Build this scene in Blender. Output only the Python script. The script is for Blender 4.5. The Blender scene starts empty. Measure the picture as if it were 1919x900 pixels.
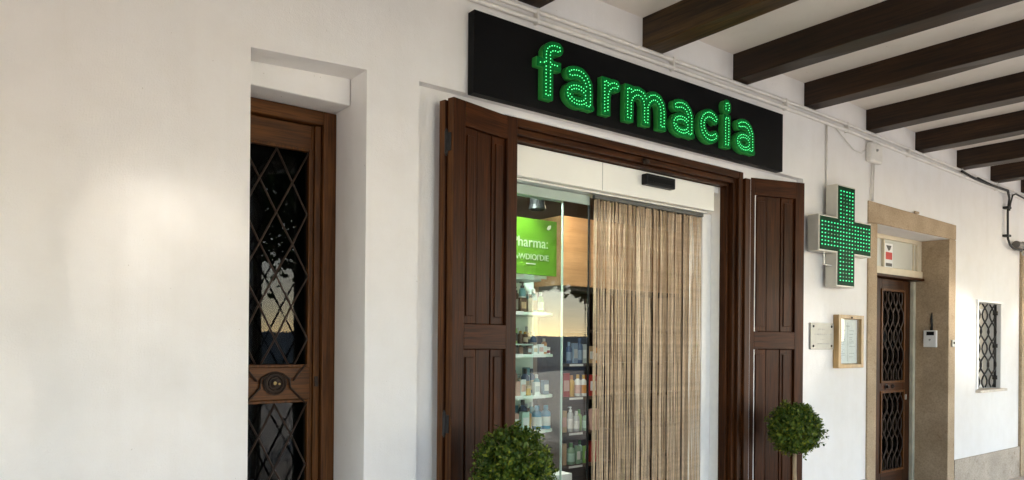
import bpy, bmesh, math, random
import numpy as np
from mathutils import Vector, Matrix, Quaternion
R = math.radians
random.seed(7)
S = bpy.context.scene
COL = S.collection

# ------------------------------------------------------------------ camera, sky, sun, exposure
cam = bpy.data.cameras.new("camera")
camo = bpy.data.objects.new("camera", cam)
COL.objects.link(camo)
S.camera = camo
cam.sensor_width = 36.0
cam.lens = 36.0 * 1396.43 / 1919.0
cam.shift_y = (640.6 - 450.0) / 1919.0
cam.clip_start = 0.05
cam.clip_end = 2000
a = R(90 - 52.197)
fw = Vector((math.sin(a), math.cos(a), 0))
rt = Vector((math.cos(a), -math.sin(a), 0))
up = Vector((0, 0, 1))
ro = R(0.4831)
rt2 = rt * math.cos(ro) + up * math.sin(ro)
up2 = up * math.cos(ro) - rt * math.sin(ro)
m3 = Matrix((rt2, up2, -fw)).transposed()
camo.matrix_world = Matrix.Translation((0, -3.2, 1.5)) @ m3.to_4x4()

SUN_EL, SUN_AZ = 14.0, 30.0
w = bpy.data.worlds.new("World")
S.world = w
w.use_nodes = True
nt = w.node_tree
bg = nt.nodes["Background"]
sky = nt.nodes.new("ShaderNodeTexSky")
sky.sky_type = 'NISHITA'
sky.sun_disc = False
sky.sun_elevation = R(SUN_EL)
sky.sun_rotation = R(180 - SUN_AZ)
sky.dust_density = 0.15
sky.air_density = 0.68
sky.ozone_density = 0.1
nt.links.new(sky.outputs[0], bg.inputs[0])
bg.inputs[1].default_value = 0.15
sl = bpy.data.lights.new("sun", 'SUN')
sl.energy = 4.5
sl.angle = R(3.2)
sl.color = (1.0, 0.925, 0.83)
so = bpy.data.objects.new("sun", sl)
COL.objects.link(so)
sd = Vector((-math.sin(R(SUN_AZ)) * math.cos(R(SUN_EL)), math.cos(R(SUN_AZ)) * math.cos(R(SUN_EL)), -math.sin(R(SUN_EL))))
so.rotation_euler = sd.to_track_quat('-Z', 'Y').to_euler()
so.location = (10, -15, 8)
S.view_settings.view_transform = 'Standard'
S.view_settings.look = 'None'
S.view_settings.exposure = 2.74
S.view_settings.gamma = 1.0
S.cycles.use_denoising = True
S.cycles.max_bounces = 10
S.cycles.diffuse_bounces = 6
S.cycles.glossy_bounces = 4
S.cycles.transparent_max_bounces = 24
S.cycles.sample_clamp_indirect = 6.0
S.cycles.caustics_reflective = False
S.cycles.caustics_refractive = False

# ------------------------------------------------------------------ materials
MATS = {}
def newmat(name):
    m = bpy.data.materials.new(name)
    m.use_nodes = True
    return m, m.node_tree, m.node_tree.nodes["Principled BSDF"]

def ramp(nt, fac, c0, c1, p0=0.3, p1=0.7):
    r = nt.nodes.new("ShaderNodeValToRGB")
    r.color_ramp.elements[0].position = p0
    r.color_ramp.elements[1].position = p1
    r.color_ramp.elements[0].color = (*c0, 1)
    r.color_ramp.elements[1].color = (*c1, 1)
    nt.links.new(fac, r.inputs[0])
    return r.outputs[0]

def noise(nt, scale, detail=4, vec=None, rough=0.55, mapscale=None):
    n = nt.nodes.new("ShaderNodeTexNoise")
    n.inputs['Scale'].default_value = scale
    n.inputs['Detail'].default_value = detail
    n.inputs['Roughness'].default_value = rough
    tc = nt.nodes.new("ShaderNodeTexCoord")
    src = tc.outputs['Object']
    if mapscale:
        mp = nt.nodes.new("ShaderNodeMapping")
        mp.inputs['Scale'].default_value = mapscale
        nt.links.new(src, mp.inputs[0])
        src = mp.outputs[0]
    nt.links.new(src, n.inputs['Vector'])
    return n.outputs['Fac']

def mixc(nt, fac, a, b, mode='MIX'):
    m = nt.nodes.new("ShaderNodeMix")
    m.data_type = 'RGBA'
    m.blend_type = mode
    if hasattr(fac, 'links'): nt.links.new(fac, m.inputs[0])
    else: m.inputs[0].default_value = fac
    for s, v in ((m.inputs[6], a), (m.inputs[7], b)):
        if hasattr(v, 'links'): nt.links.new(v, s)
        else: s.default_value = (*v, 1)
    return m.outputs[2]

def bump(nt, bs, h, strength, dist=0.01, prev=None):
    b = nt.nodes.new("ShaderNodeBump")
    b.inputs['Strength'].default_value = strength
    b.inputs['Distance'].default_value = dist
    nt.links.new(h, b.inputs['Height'])
    if prev is not None: nt.links.new(prev, b.inputs['Normal'])
    nt.links.new(b.outputs[0], bs.inputs['Normal'])
    return b.outputs[0]

def plain(name, col, rough=0.6, metal=0.0, var=0.12, scale=20, spec=0.4, bmp=0.0, bscale=80):
    m, nt, bs = newmat(name)
    f = noise(nt, scale, 4)
    c = ramp(nt, f, tuple(x * (1 - var) for x in col), tuple(min(1, x * (1 + var)) for x in col))
    nt.links.new(c, bs.inputs['Base Color'])
    bs.inputs['Roughness'].default_value = rough
    bs.inputs['Metallic'].default_value = metal
    bs.inputs['Specular IOR Level'].default_value = spec
    if bmp: bump(nt, bs, noise(nt, bscale, 3), bmp, 0.004)
    MATS[name] = m
    return m

def plaster(name, col, warm):
    m, nt, bs = newmat(name)
    big = noise(nt, 0.9, 3)
    mid = noise(nt, 6, 5)
    c = ramp(nt, big, warm, col, 0.35, 0.65)
    c2 = ramp(nt, mid, (0.965, 0.96, 0.95), (1, 1, 1), 0.3, 0.6)
    c = mixc(nt, 1.0, c, c2, 'MULTIPLY')
    # tiny chips and grey specks in the limewash
    sp = noise(nt, 38, 2, rough=0.7)
    c3 = ramp(nt, sp, (0.55, 0.5, 0.43), (1, 1, 1), 0.235, 0.262)
    c = mixc(nt, 0.75, c, c3, 'MULTIPLY')
    nt.links.new(c, bs.inputs['Base Color'])
    bs.inputs['Roughness'].default_value = 0.85
    bs.inputs['Specular IOR Level'].default_value = 0.25
    # faint vertical run-off streaks
    st = ramp(nt, noise(nt, 1.0, 5, mapscale=(7, 7, 0.35)), (0.93, 0.915, 0.89), (1, 1, 1), 0.3, 0.5)
    c = mixc(nt, 0.35, c, mixc(nt, 1.0, c, st, 'MULTIPLY'))
    nt.links.new(c, bs.inputs['Base Color'])
    b1 = bump(nt, bs, noise(nt, 4, 4), 0.22, 0.025)
    b2 = bump(nt, bs, noise(nt, 32, 5, mapscale=(1, 1, 0.6)), 0.2, 0.006, b1)
    bump(nt, bs, noise(nt, 150, 3), 0.4, 0.004, b2)
    MATS[name] = m
    return m

def wood(name, c0, c1, axis=2, rough=0.38, scale=1.0, streak=0.5, spec=0.5):
    m, nt, bs = newmat(name)
    ms = [16 * scale] * 3
    ms[axis] = 1.0 * scale
    g = noise(nt, 1.6, 6, mapscale=ms, rough=0.62)
    c = ramp(nt, g, c0, c1, 0.3, 0.72)
    fs = [90 * scale] * 3
    fs[axis] = 3.0 * scale
    fine = noise(nt, 1.5, 3, mapscale=fs)
    cf = ramp(nt, fine, (1 - streak,) * 3, (1, 1, 1), 0.32, 0.55)
    c = mixc(nt, 1.0, c, cf, 'MULTIPLY')
    wear = noise(nt, 2.2, 5)
    cw = ramp(nt, wear, (0.72, 0.70, 0.68), (1.18, 1.14, 1.1), 0.3, 0.7)
    c = mixc(nt, 1.0, c, cw, 'MULTIPLY')
    oi = nt.nodes.new("ShaderNodeObjectInfo")
    cr_ = ramp(nt, oi.outputs['Random'], (0.82, 0.82, 0.82), (1.15, 1.13, 1.1), 0.0, 1.0)
    c = mixc(nt, 1.0, c, cr_, 'MULTIPLY')
    nt.links.new(c, bs.inputs['Base Color'])
    bs.inputs['Specular IOR Level'].default_value = spec
    rr = nt.nodes.new("ShaderNodeMapRange")
    rr.inputs['To Min'].default_value = rough - 0.1
    rr.inputs['To Max'].default_value = rough + 0.16
    nt.links.new(wear, rr.inputs['Value'])
    nt.links.new(rr.outputs[0], bs.inputs['Roughness'])
    bump(nt, bs, fine, 0.22, 0.003)
    MATS[name] = m
    return m

def stone(name, c0, c1, dark):
    m, nt, bs = newmat(name)
    c = ramp(nt, noise(nt, 3.0, 6), c0, c1, 0.35, 0.68)
    sp = ramp(nt, noise(nt, 70, 3), (0.78, 0.76, 0.74), (1.05, 1.05, 1.05), 0.3, 0.6)
    c = mixc(nt, 1.0, c, sp, 'MULTIPLY')
    pit = ramp(nt, noise(nt, 9, 6, rough=0.7), dark, (1, 1, 1), 0.3, 0.42)
    c = mixc(nt, 0.7, c, pit, 'MULTIPLY')
    nt.links.new(c, bs.inputs['Base Color'])
    bs.inputs['Roughness'].default_value = 0.8
    bs.inputs['Specular IOR Level'].default_value = 0.3
    b1 = bump(nt, bs, noise(nt, 14, 6), 0.3, 0.012)
    bump(nt, bs, noise(nt, 120, 3), 0.25, 0.004, b1)
    MATS[name] = m
    return m

def glass(name, tint=(0.93, 0.97, 0.95), refl=1.0, ior=1.5, rough=0.0):
    m = bpy.data.materials.new(name)
    m.use_nodes = True
    nt = m.node_tree
    nt.nodes.clear()
    out = nt.nodes.new("ShaderNodeOutputMaterial")
    tr = nt.nodes.new("ShaderNodeBsdfTransparent")
    tr.inputs[0].default_value = (*tint, 1)
    gl = nt.nodes.new("ShaderNodeBsdfGlossy")
    gl.inputs['Roughness'].default_value = rough
    gl.inputs['Color'].default_value = (refl, refl, refl, 1)
    fr = nt.nodes.new("ShaderNodeFresnel")
    fr.inputs['IOR'].default_value = ior
    n = noise(nt, 1.2, 2)
    b = nt.nodes.new("ShaderNodeBump")
    b.inputs['Strength'].default_value = 0.03
    b.inputs['Distance'].default_value = 0.03
    nt.links.new(n, b.inputs['Height'])
    nt.links.new(b.outputs[0], gl.inputs['Normal'])
    mx = nt.nodes.new("ShaderNodeMixShader")
    ge = nt.nodes.new("ShaderNodeNewGeometry")      # the pane reflects at its front faces only (no inner total reflection)
    inv = nt.nodes.new("ShaderNodeMath"); inv.operation = 'SUBTRACT'; inv.inputs[0].default_value = 1.0
    nt.links.new(ge.outputs['Backfacing'], inv.inputs[1])
    mu = nt.nodes.new("ShaderNodeMath"); mu.operation = 'MULTIPLY'
    nt.links.new(fr.outputs[0], mu.inputs[0]); nt.links.new(inv.outputs[0], mu.inputs[1])
    nt.links.new(mu.outputs[0], mx.inputs[0])
    nt.links.new(tr.outputs[0], mx.inputs[1])
    nt.links.new(gl.outputs[0], mx.inputs[2])
    nt.links.new(mx.outputs[0], out.inputs[0])
    MATS[name] = m
    return m

def emit(name, col, strength, base=None):
    m, nt, bs = newmat(name)
    bs.inputs['Base Color'].default_value = (*(base or col), 1)
    bs.inputs['Emission Color'].default_value = (*col, 1)
    bs.inputs['Emission Strength'].default_value = strength
    bs.inputs['Roughness'].default_value = 0.4
    MATS[name] = m
    return m

def leafmat(name, stops):
    m, nt, bs = newmat(name)
    g = nt.nodes.new("ShaderNodeNewGeometry")
    r = nt.nodes.new("ShaderNodeValToRGB")
    el = r.color_ramp.elements
    el[0].position, el[0].color = stops[0][0], (*stops[0][1], 1)
    el[1].position, el[1].color = stops[-1][0], (*stops[-1][1], 1)
    for p, c in stops[1:-1]:
        e = el.new(p)
        e.color = (*c, 1)
    nt.links.new(g.outputs['Random Per Island'], r.inputs[0])
    nt.links.new(r.outputs[0], bs.inputs['Base Color'])
    bs.inputs['Roughness'].default_value = 0.5
    bs.inputs['Specular IOR Level'].default_value = 0.3
    tl = nt.nodes.new("ShaderNodeBsdfTranslucent")
    nt.links.new(r.outputs[0], tl.inputs[0])
    mx = nt.nodes.new("ShaderNodeMixShader")
    mx.inputs[0].default_value = 0.25
    nt.links.new(bs.outputs[0], mx.inputs[1])
    nt.links.new(tl.outputs[0], mx.inputs[2])
    nt.links.new(mx.outputs[0], nt.nodes["Material Output"].inputs[0])
    MATS[name] = m
    return m

M = MATS
plaster('plaster', (0.81, 0.795, 0.778), (0.79, 0.765, 0.742))
plaster('ceiling_plaster', (0.80, 0.745, 0.685), (0.77, 0.71, 0.645))
wood('shutter_wood', (0.025, 0.0068, 0.0016), (0.080, 0.0245, 0.0056), 2, 0.40, 1.0, 0.6, 0.13)
wood('shutter_rail', (0.025, 0.0068, 0.0016), (0.080, 0.0245, 0.0056), 0, 0.40, 1.0, 0.6, 0.13)
wood('edge_wood', (0.062, 0.022, 0.006), (0.175, 0.070, 0.020), 2, 0.45, 1.0, 0.6, 0.2)
wood('frame_wood', (0.026, 0.0078, 0.0020), (0.084, 0.028, 0.0072), 2, 0.40, 1.0, 0.6, 0.13)
wood('frame_wood_across', (0.026, 0.0078, 0.0020), (0.084, 0.028, 0.0072), 0, 0.40, 1.0, 0.6, 0.13)
wood('door_wood', (0.066, 0.022, 0.0040), (0.155, 0.058, 0.0105), 2, 0.4, 1.0, 0.55, 0.16)
wood('door_wood_across', (0.066, 0.022, 0.0040), (0.155, 0.058, 0.0105), 0, 0.4, 1.0, 0.55, 0.16)
wood('beam_wood', (0.013, 0.0063, 0.0026), (0.054, 0.026, 0.010), 1, 0.4, 0.7, 0.6, 0.3)
wood('beam_wood_pale', (0.015, 0.0085, 0.0036), (0.10, 0.055, 0.016), 1, 0.4, 0.7, 0.6, 0.3)
wood('cabinet_wood', (0.42, 0.26, 0.14), (0.55, 0.36, 0.21), 0, 0.4, 0.6, 0.15)
wood('dark_shelf_wood', (0.045, 0.03, 0.024), (0.09, 0.06, 0.045), 0, 0.5)
wood('case_wood', (0.38, 0.24, 0.10), (0.55, 0.37, 0.17), 2, 0.4, 1.0, 0.25)
wood('bark', (0.10, 0.07, 0.045), (0.26, 0.19, 0.12), 2, 0.8, 0.8, 0.5)
wood('stem_bark', (0.36, 0.26, 0.15), (0.52, 0.39, 0.25), 2, 0.8, 2.0, 0.3)
stone('jamb_stone', (0.37, 0.275, 0.175), (0.48, 0.365, 0.245), (0.66, 0.58, 0.5))
stone('plinth_stone', (0.40, 0.34, 0.275), (0.52, 0.45, 0.37), (0.5, 0.43, 0.36))
stone('floor_stone', (0.57, 0.505, 0.435), (0.66, 0.595, 0.52), (0.7, 0.68, 0.64))
stone('plaza_stone', (0.54, 0.505, 0.46), (0.64, 0.60, 0.55), (0.75, 0.72, 0.7))
plain('white_paint', (0.86, 0.845, 0.815), 0.45, 0, 0.03)
plain('cream_box', (0.90, 0.875, 0.79), 0.4, 0, 0.03, 3)
plain('pipe_paint', (0.72, 0.69, 0.64), 0.5, 0, 0.10, 9)
plain('pale_plastic', (0.72, 0.70, 0.66), 0.45, 0, 0.05, 9)
plain('sign_black', (0.006, 0.006, 0.0065), 0.4, 0, 0.2, 4, 0.07)
plain('black_plastic', (0.008, 0.008, 0.0085), 0.4, 0, 0.2, 20, 0.12)
plain('cable_black', (0.02, 0.019, 0.018), 0.6, 0, 0.3, 30)
plain('iron', (0.034, 0.020, 0.013), 0.55, 0.1, 0.35, 25, 0.25, 0.2)
plain('iron_black', (0.022, 0.02, 0.019), 0.55, 0.3, 0.3, 25)
plain('alu', (0.60, 0.60, 0.57), 0.42, 0.55, 0.08, 6)
plain('alu_green', (0.36, 0.44, 0.40), 0.35, 0.4, 0.08, 6)
plain('steel', (0.40, 0.385, 0.34), 0.55, 0.3, 0.1, 8)
plain('ink', (0.10, 0.095, 0.085), 0.7)
plain('ink_pale', (0.36, 0.35, 0.33), 0.7)
plain('paper', (0.74, 0.74, 0.72), 0.7, 0, 0.05, 25)
plain('red_print', (0.5, 0.05, 0.04), 0.6)
plain('brass', (0.42, 0.30, 0.12), 0.4, 0.7)
plain('letter_side', (0.035, 0.30, 0.055), 0.45, 0, 0.12, 12, 0.2)
plain('letter_face', (0.0025, 0.135, 0.025), 0.6, 0, 0.15, 12, 0.08) #, 0, 0.15, 12)
plain('cross_panel', (0.002, 0.034, 0.012), 0.5, 0, 0.2, 12, 0.06)
emit('led', (0.08, 1.0, 0.26), 0.34, (0.1, 0.6, 0.3))
emit('led_cross', (0.02, 0.95, 0.30), 0.20, (0.05, 0.5, 0.25))
emit('led_dim', (0.02, 0.55, 0.17), 0.06, (0.03, 0.22, 0.1))
plain('green_board', (0.10, 0.25, 0.010), 0.5, 0, 0.04, 3)
plain('board_lettering', (0.42, 0.50, 0.34), 0.6, 0, 0.05, 20)
plain('mint_shelf', (0.62, 0.74, 0.67), 0.4, 0, 0.04, 4)
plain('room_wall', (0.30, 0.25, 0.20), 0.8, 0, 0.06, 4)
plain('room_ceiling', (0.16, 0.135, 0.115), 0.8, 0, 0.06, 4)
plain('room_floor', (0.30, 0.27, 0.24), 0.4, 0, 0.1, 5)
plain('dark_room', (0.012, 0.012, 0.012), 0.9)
plain('bead', (0.56, 0.415, 0.27), 0.55, 0, 0.2, 30)
plain('bead_dark', (0.45, 0.325, 0.205), 0.55, 0, 0.2, 30)
plain('bead_pale', (0.66, 0.515, 0.36), 0.5, 0, 0.15, 30)
plain('terracotta', (0.42, 0.19, 0.10), 0.75, 0, 0.12, 8)
plain('soil', (0.05, 0.035, 0.025), 0.9, 0, 0.3, 40)
plain('slat_cream', (0.66, 0.60, 0.50), 0.6, 0, 0.1, 8)
plain('transom_paint', (0.62, 0.54, 0.40), 0.5, 0, 0.06, 8)
plain('frosted', (0.55, 0.545, 0.49), 0.25, 0, 0.03, 4)
glass('shop_glass', (0.94, 0.97, 0.955), 0.8, 1.36)
glass('door_glass', (0.5, 0.52, 0.5), 0.5, 1.32, 0.0)
glass('case_glass', (0.95, 0.97, 0.96), 1.0, 1.4)
emit('lamp_warm', (1.0, 0.78, 0.52), 7.0)
emit('lamp_white', (0.93, 1.0, 0.96), 42.0)
leafmat('box_leaf', [(0.0, (0.026, 0.056, 0.006)), (0.45, (0.062, 0.112, 0.011)), (0.8, (0.125, 0.170, 0.017)), (0.965, (0.19, 0.21, 0.018)), (1.0, (0.32, 0.34, 0.02))])
leafmat('tree_leaf', [(0.0, (0.03, 0.055, 0.014)), (0.6, (0.06, 0.10, 0.02)), (1.0, (0.12, 0.16, 0.035))])

# ------------------------------------------------------------------ mesh helpers
class MB:
    def __init__(self):
        self.bm = bmesh.new()
    def box(self, x0, x1, y0, y1, z0, z1, mtx=None):
        ps = [(x, y, z) for x in (x0, x1) for y in (y0, y1) for z in (z0, z1)]
        if mtx: ps = [mtx @ Vector(p) for p in ps]
        v = [self.bm.verts.new(p) for p in ps]
        for f in ((0, 1, 3, 2), (4, 6, 7, 5), (0, 4, 5, 1), (2, 3, 7, 6), (0, 2, 6, 4), (1, 5, 7, 3)):
            self.bm.faces.new([v[i] for i in f])
        return self
    def quad(self, *ps):
        self.bm.faces.new([self.bm.verts.new(p) for p in ps])
        return self
    def tube(self, pts, r, n=8, closed=False, cap=True):
        pts = [Vector(p) for p in pts]
        rs = r if isinstance(r, (list, tuple)) else [r] * len(pts)
        rings = []
        N = len(pts)
        nrm = None
        for i, p in enumerate(pts):
            if closed: t = pts[(i + 1) % N] - pts[i - 1]
            else: t = pts[min(i + 1, N - 1)] - pts[max(i - 1, 0)]
            t.normalize()
            if nrm is None:
                nrm = t.orthogonal().normalized()
            else:
                nrm = (nrm - t * nrm.dot(t))
                if nrm.length < 1e-5: nrm = t.orthogonal()
                nrm.normalize()
            b = t.cross(nrm)
            rings.append([self.bm.verts.new(p + (nrm * math.cos(k * 2 * math.pi / n) + b * math.sin(k * 2 * math.pi / n)) * rs[i]) for k in range(n)])
        M_ = N if closed else N - 1
        for i in range(M_):
            A, B = rings[i], rings[(i + 1) % N]
            for k in range(n):
                self.bm.faces.new((A[k], A[(k + 1) % n], B[(k + 1) % n], B[k]))
        if cap and not closed:
            self.bm.faces.new(rings[0][::-1])
            self.bm.faces.new(rings[-1])
        return self
    def lathe(self, prof, c=(0, 0, 0), n=14, axis='Z'):
        c = Vector(c)
        rings = []
        for r, h in prof:
            ring = []
            for k in range(n):
                t = k * 2 * math.pi / n
                if axis == 'Z': p = Vector((r * math.cos(t), r * math.sin(t), h))
                else: p = Vector((r * math.cos(t), -h, r * math.sin(t)))
                ring.append(self.bm.verts.new(c + p))
            rings.append(ring)
        for A, B in zip(rings, rings[1:]):
            for k in range(n):
                self.bm.faces.new((A[k], A[(k + 1) % n], B[(k + 1) % n], B[k]))
        self.bm.faces.new(rings[0][::-1])
        self.bm.faces.new(rings[-1])
        return self
    def prism(self, poly, y0, y1):
        """polygon in x,z extruded along y"""
        A = [self.bm.verts.new((x, y0, z)) for x, z in poly]
        B = [self.bm.verts.new((x, y1, z)) for x, z in poly]
        n = len(poly)
        self.bm.faces.new(A)
        self.bm.faces.new(B[::-1])
        for i in range(n):
            self.bm.faces.new((A[i], B[i], B[(i + 1) % n], A[(i + 1) % n]))
        return self
    def build(self, name, mat, parent=None, bevel=0.0, smooth=False, loc=None, seg=2, weld=False):
        if weld: bmesh.ops.remove_doubles(self.bm, verts=self.bm.verts, dist=0.0004)
        bmesh.ops.recalc_face_normals(self.bm, faces=self.bm.faces)
        me = bpy.data.meshes.new(name)
        self.bm.to_mesh(me)
        self.bm.free()
        if smooth:
            for p in me.polygons: p.use_smooth = True
        me.materials.append(mat)
        o = bpy.data.objects.new(name, me)
        COL.objects.link(o)
        if parent: o.parent = parent
        if loc: o.location = loc
        if bevel:
            b = o.modifiers.new("bevel", 'BEVEL')
            b.width = bevel
            b.segments = seg
            b.limit_method = 'ANGLE'
            b.angle_limit = R(35)
        return o

def tag(o, label=None, cat=None, group=None, kind=None):
    if label: o["label"] = label
    if cat: o["category"] = cat
    if group: o["group"] = group
    if kind: o["kind"] = kind
    return o

def thing(name, label, cat, loc=(0, 0, 0), rz=0.0, group=None):
    o = bpy.data.objects.new(name, None)
    o.empty_display_size = 0.1
    COL.objects.link(o)
    o.location = loc
    o.rotation_euler = (0, 0, rz)
    return tag(o, label, cat, group)

def copy_tree(o, parent=None):
    c = o.copy()
    COL.objects.link(c)
    if parent: c.parent = parent
    for ch in list(o.children): copy_tree(ch, c)
    return c

def text_mesh(txt, size, extrude=0.0006, bold=0.0):
    cu = bpy.data.curves.new("lettering", 'FONT')
    cu.body = txt
    cu.size = size
    cu.extrude = extrude
    cu.offset = bold
    ob = bpy.data.objects.new("lettering", cu)
    COL.objects.link(ob)
    dg = bpy.context.evaluated_depsgraph_get()
    me = bpy.data.meshes.new_from_object(ob.evaluated_get(dg))
    bpy.data.objects.remove(ob)
    return me

# ------------------------------------------------------------------ the ground
def structure(o):
    o["kind"] = "structure"
    return o
b = MB().box(-60, 70, -90, -4.75, -0.22, -0.12)
structure(b.build('plaza', M['plaza_stone']))
b = MB().quad((-1200, -1200, -0.30), (1200, -1200, -0.30), (1200, 1200, -0.30), (-1200, 1200, -0.30))
structure(b.build('ground', plain('earth', (0.25, 0.22, 0.17), 0.9, 0, 0.2, 0.5)))
b = MB().box(-9, 20, -4.75, 0.30, -0.2, 0.0)
structure(b.build('arcade_floor', M['floor_stone']))

# ------------------------------------------------------------------ facade wall
X0, X1, ZT = -9.0, 20.0, 3.56
NL, NR, NT = 1.06, 1.604, 2.762          # niche of the old door
RL, RR, RT = 1.888, 5.336, 2.785         # shallow recess round the shop
RD = 0.055
OL, OR_, OT = 2.455, 4.635, 2.745         # shop opening in the recess
SL, SR, ST = 6.46, 7.98, 2.556           # far door opening
WL, WR, WB, WT = 8.69, 9.335, 1.03, 1.965 # small window
PL, PR, PT = 10.05, 11.25, 2.45

def sheet(mb, xs, zs, y, holes, topfix=None):
    xs = sorted(set(xs)); zs = sorted(set(zs))
    vs = {}
    def V(i, j):
        if (i, j) not in vs:
            z = zs[j]
            if topfix: z = topfix(xs[i], z)
            vs[(i, j)] = mb.bm.verts.new((xs[i], y, z))
        return vs[(i, j)]
    for i in range(len(xs) - 1):
        for j in range(len(zs) - 1):
            cx, cz = (xs[i] + xs[i + 1]) / 2, (zs[j] + zs[j + 1]) / 2
            if any(h[0] < cx < h[1] and h[2] < cz < h[3] for h in holes): continue
            mb.bm.faces.new((V(i, j), V(i + 1, j), V(i + 1, j + 1), V(i, j + 1)))

def reveal(mb, l, r, bt, t, y0, y1, tl=None, tr=None, sill=False):
    tl = t if tl is None else tl
    tr = t if tr is None else tr
    mb.quad((l, y0, bt), (l, y1, bt), (l, y1, tl), (l, y0, tl))
    mb.quad((r, y0, bt), (r, y0, tr), (r, y1, tr), (r, y1, bt))
    mb.quad((l, y0, tl), (l, y1, tl), (r, y1, tr), (r, y0, tr))
    if sill: mb.quad((l, y0, bt), (r, y0, bt), (r, y1, bt), (l, y1, bt))

NTL, NTR = 2.747, 2.776
def nfix(x, z):
    if abs(z - NT) < 1e-6:
        if abs(x - NL) < 1e-6: return NTL
        if abs(x - NR) < 1e-6: return NTR
    return z
fw_root = thing('facade_wall', 'long white plastered arcade wall behind all doors and signs', 'wall')
b = MB()
sheet(b, [X0, NL, NR, RL, RR, SL, SR, WL, WR, PL, PR, X1], [0, WB, WT, NT, RT, ST, PT, ZT], 0.0,
      [(NL, NR, 0, NT), (RL, RR, 0, RT), (SL, SR, 0, ST), (WL, WR, WB, WT), (PL, PR, 0, PT)], nfix)
reveal(b, NL, NR, 0, NT, 0, 0.40, NTL, NTR)
reveal(b, RL, RR, 0, RT, 0, RD)
sheet(b, [RL, OL, OR_, RR], [0, OT, RT], RD, [(OL, OR_, 0, OT)])
reveal(b, OL, OR_, 0, OT, RD, 0.40)
reveal(b, WL, WR, WB, WT, 0, 0.16, sill=True)
reveal(b, SL, SR, 0, ST, 0, 0.5)
reveal(b, PL, PR, 0, PT, 0, 0.3)
b.build('wall', M['plaster'], fw_root, bevel=0.007, weld=True, seg=3)
# lowered lintel inside the niche
MB().box(NL + 0.003, NR - 0.003, 0.165, 0.42, 2.645, 2.80).build('lintel', M['plaster'], fw_root, bevel=0.007, seg=3)
for x0, x1 in ((X0, NL - 0.004), (NR + 0.004, RL - 0.004), (RR + 0.004, 6.33), (8.115, 9.868)):
    MB().box(x0, x1, -0.018, -0.001, 0.001, 0.346).build('plinth', M['plinth_stone'], fw_root, bevel=0.003)

# arcade ceiling
cx = [(X0, 3.545), (1.4, 3.541), (5.4, 3.534), (6.3, 3.515), (7.2, 3.487), (8.14, 3.468), (9.0, 3.438), (9.9, 3.42), (X1, 3.15)]
b = MB()
for (xa, za), (xb, zb) in zip(cx, cx[1:]):
    b.quad((xa, -4.5, za), (xb, -4.5, zb), (xb, 0.02, zb), (xa, 0.02, za))
structure(b.build('ceiling', M['ceiling_plaster'], weld=True))
b = MB()
for k in range(22): b.box(X0, 2.30, -4.5 + k * 0.2045, -4.5 + k * 0.2045 + 0.199, 3.505, 3.53)  # unseen dark boards added to cut bounce on the upper left wall
structure(b.build('bounce_cutting_boards', M['frame_wood_across']))
# unseen solid storey added over the arcade to block the sky
b = MB().box(X0, X1, -4.6, 6.0, 3.58, 6.6)
o = b.build('sky_blocking_storey', M['plaster'])
tag(o, 'plain plastered block added as a storey over the arcade ceiling to keep out the sky', 'building')

# ceiling beams
BE = [(1.590, 3.362, 'beamed part of the ceiling left of the sign'), 
      (2.500, 3.360, 'dark timber beam whose end just shows at the picture top above the sign'),
      (3.497, 3.341, 'dark beam above the middle of the sign with an amber streak along its lower edge'),
      (4.431, 3.352, 'dark beam whose end meets the wall above the last letters of the sign'),
      (5.341, 3.353, 'dark beam ending just right of the black sign, above the green cross'),
      (6.308, 3.337, 'dark beam ending above the white junction box on the wall'),
      (7.227, 3.314, 'dark beam ending above the middle of the stone doorway'),
      (8.143, 3.291, 'dark beam ending above the right stone jamb of the far doorway'),
      (8.999, 3.270, 'dark beam ending above the small barred window'),
      (9.883, 3.263, 'most distant visible dark beam at the right picture edge'),
      (10.80, 3.250, 'dark timber beam beyond the far end of the wall seen here')]
BE[0] = (BE[0][0], BE[0][1], 'dark timber beam over the wall between old door and shop sign')
def ceil_z(x):
    for (xa, za), (xb, zb) in zip(cx, cx[1:]):
        if xa <= x <= xb: return za + (zb - za) * (x - xa) / (xb - xa)
    return 3.4
for i, (x, zb, lab) in enumerate(BE):
    b = MB()
    n = 10
    rr = random.Random(i)
    zt = ceil_z(x) + 0.03
    rings = []
    for k in range(n + 1):
        y = 0.02 - k * 4.5 / n
        j = lambda s=0.004: rr.uniform(-s, s) * (1.8 if k > 1 else 1) if k else 0
        rings.append([b.bm.verts.new(p) for p in ((x + j(), y, zb + j()), (x + 0.16 + j(), y, zb + j()), (x + 0.16 + j(), y, zt), (x + j(), y, zt))])
    for A, B in zip(rings, rings[1:]):
        for k in range(4): b.bm.faces.new((A[k], A[(k + 1) % 4], B[(k + 1) % 4], B[k]))
    b.bm.faces.new(rings[0]); b.bm.faces.new(rings[-1][::-1])
    o = b.build('ceiling_beam', M['beam_wood_pale' if i == 2 else 'beam_wood'], bevel=0.006)
    tag(o, lab, 'beam', 'dark timber beams across the arcade ceiling')

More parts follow.
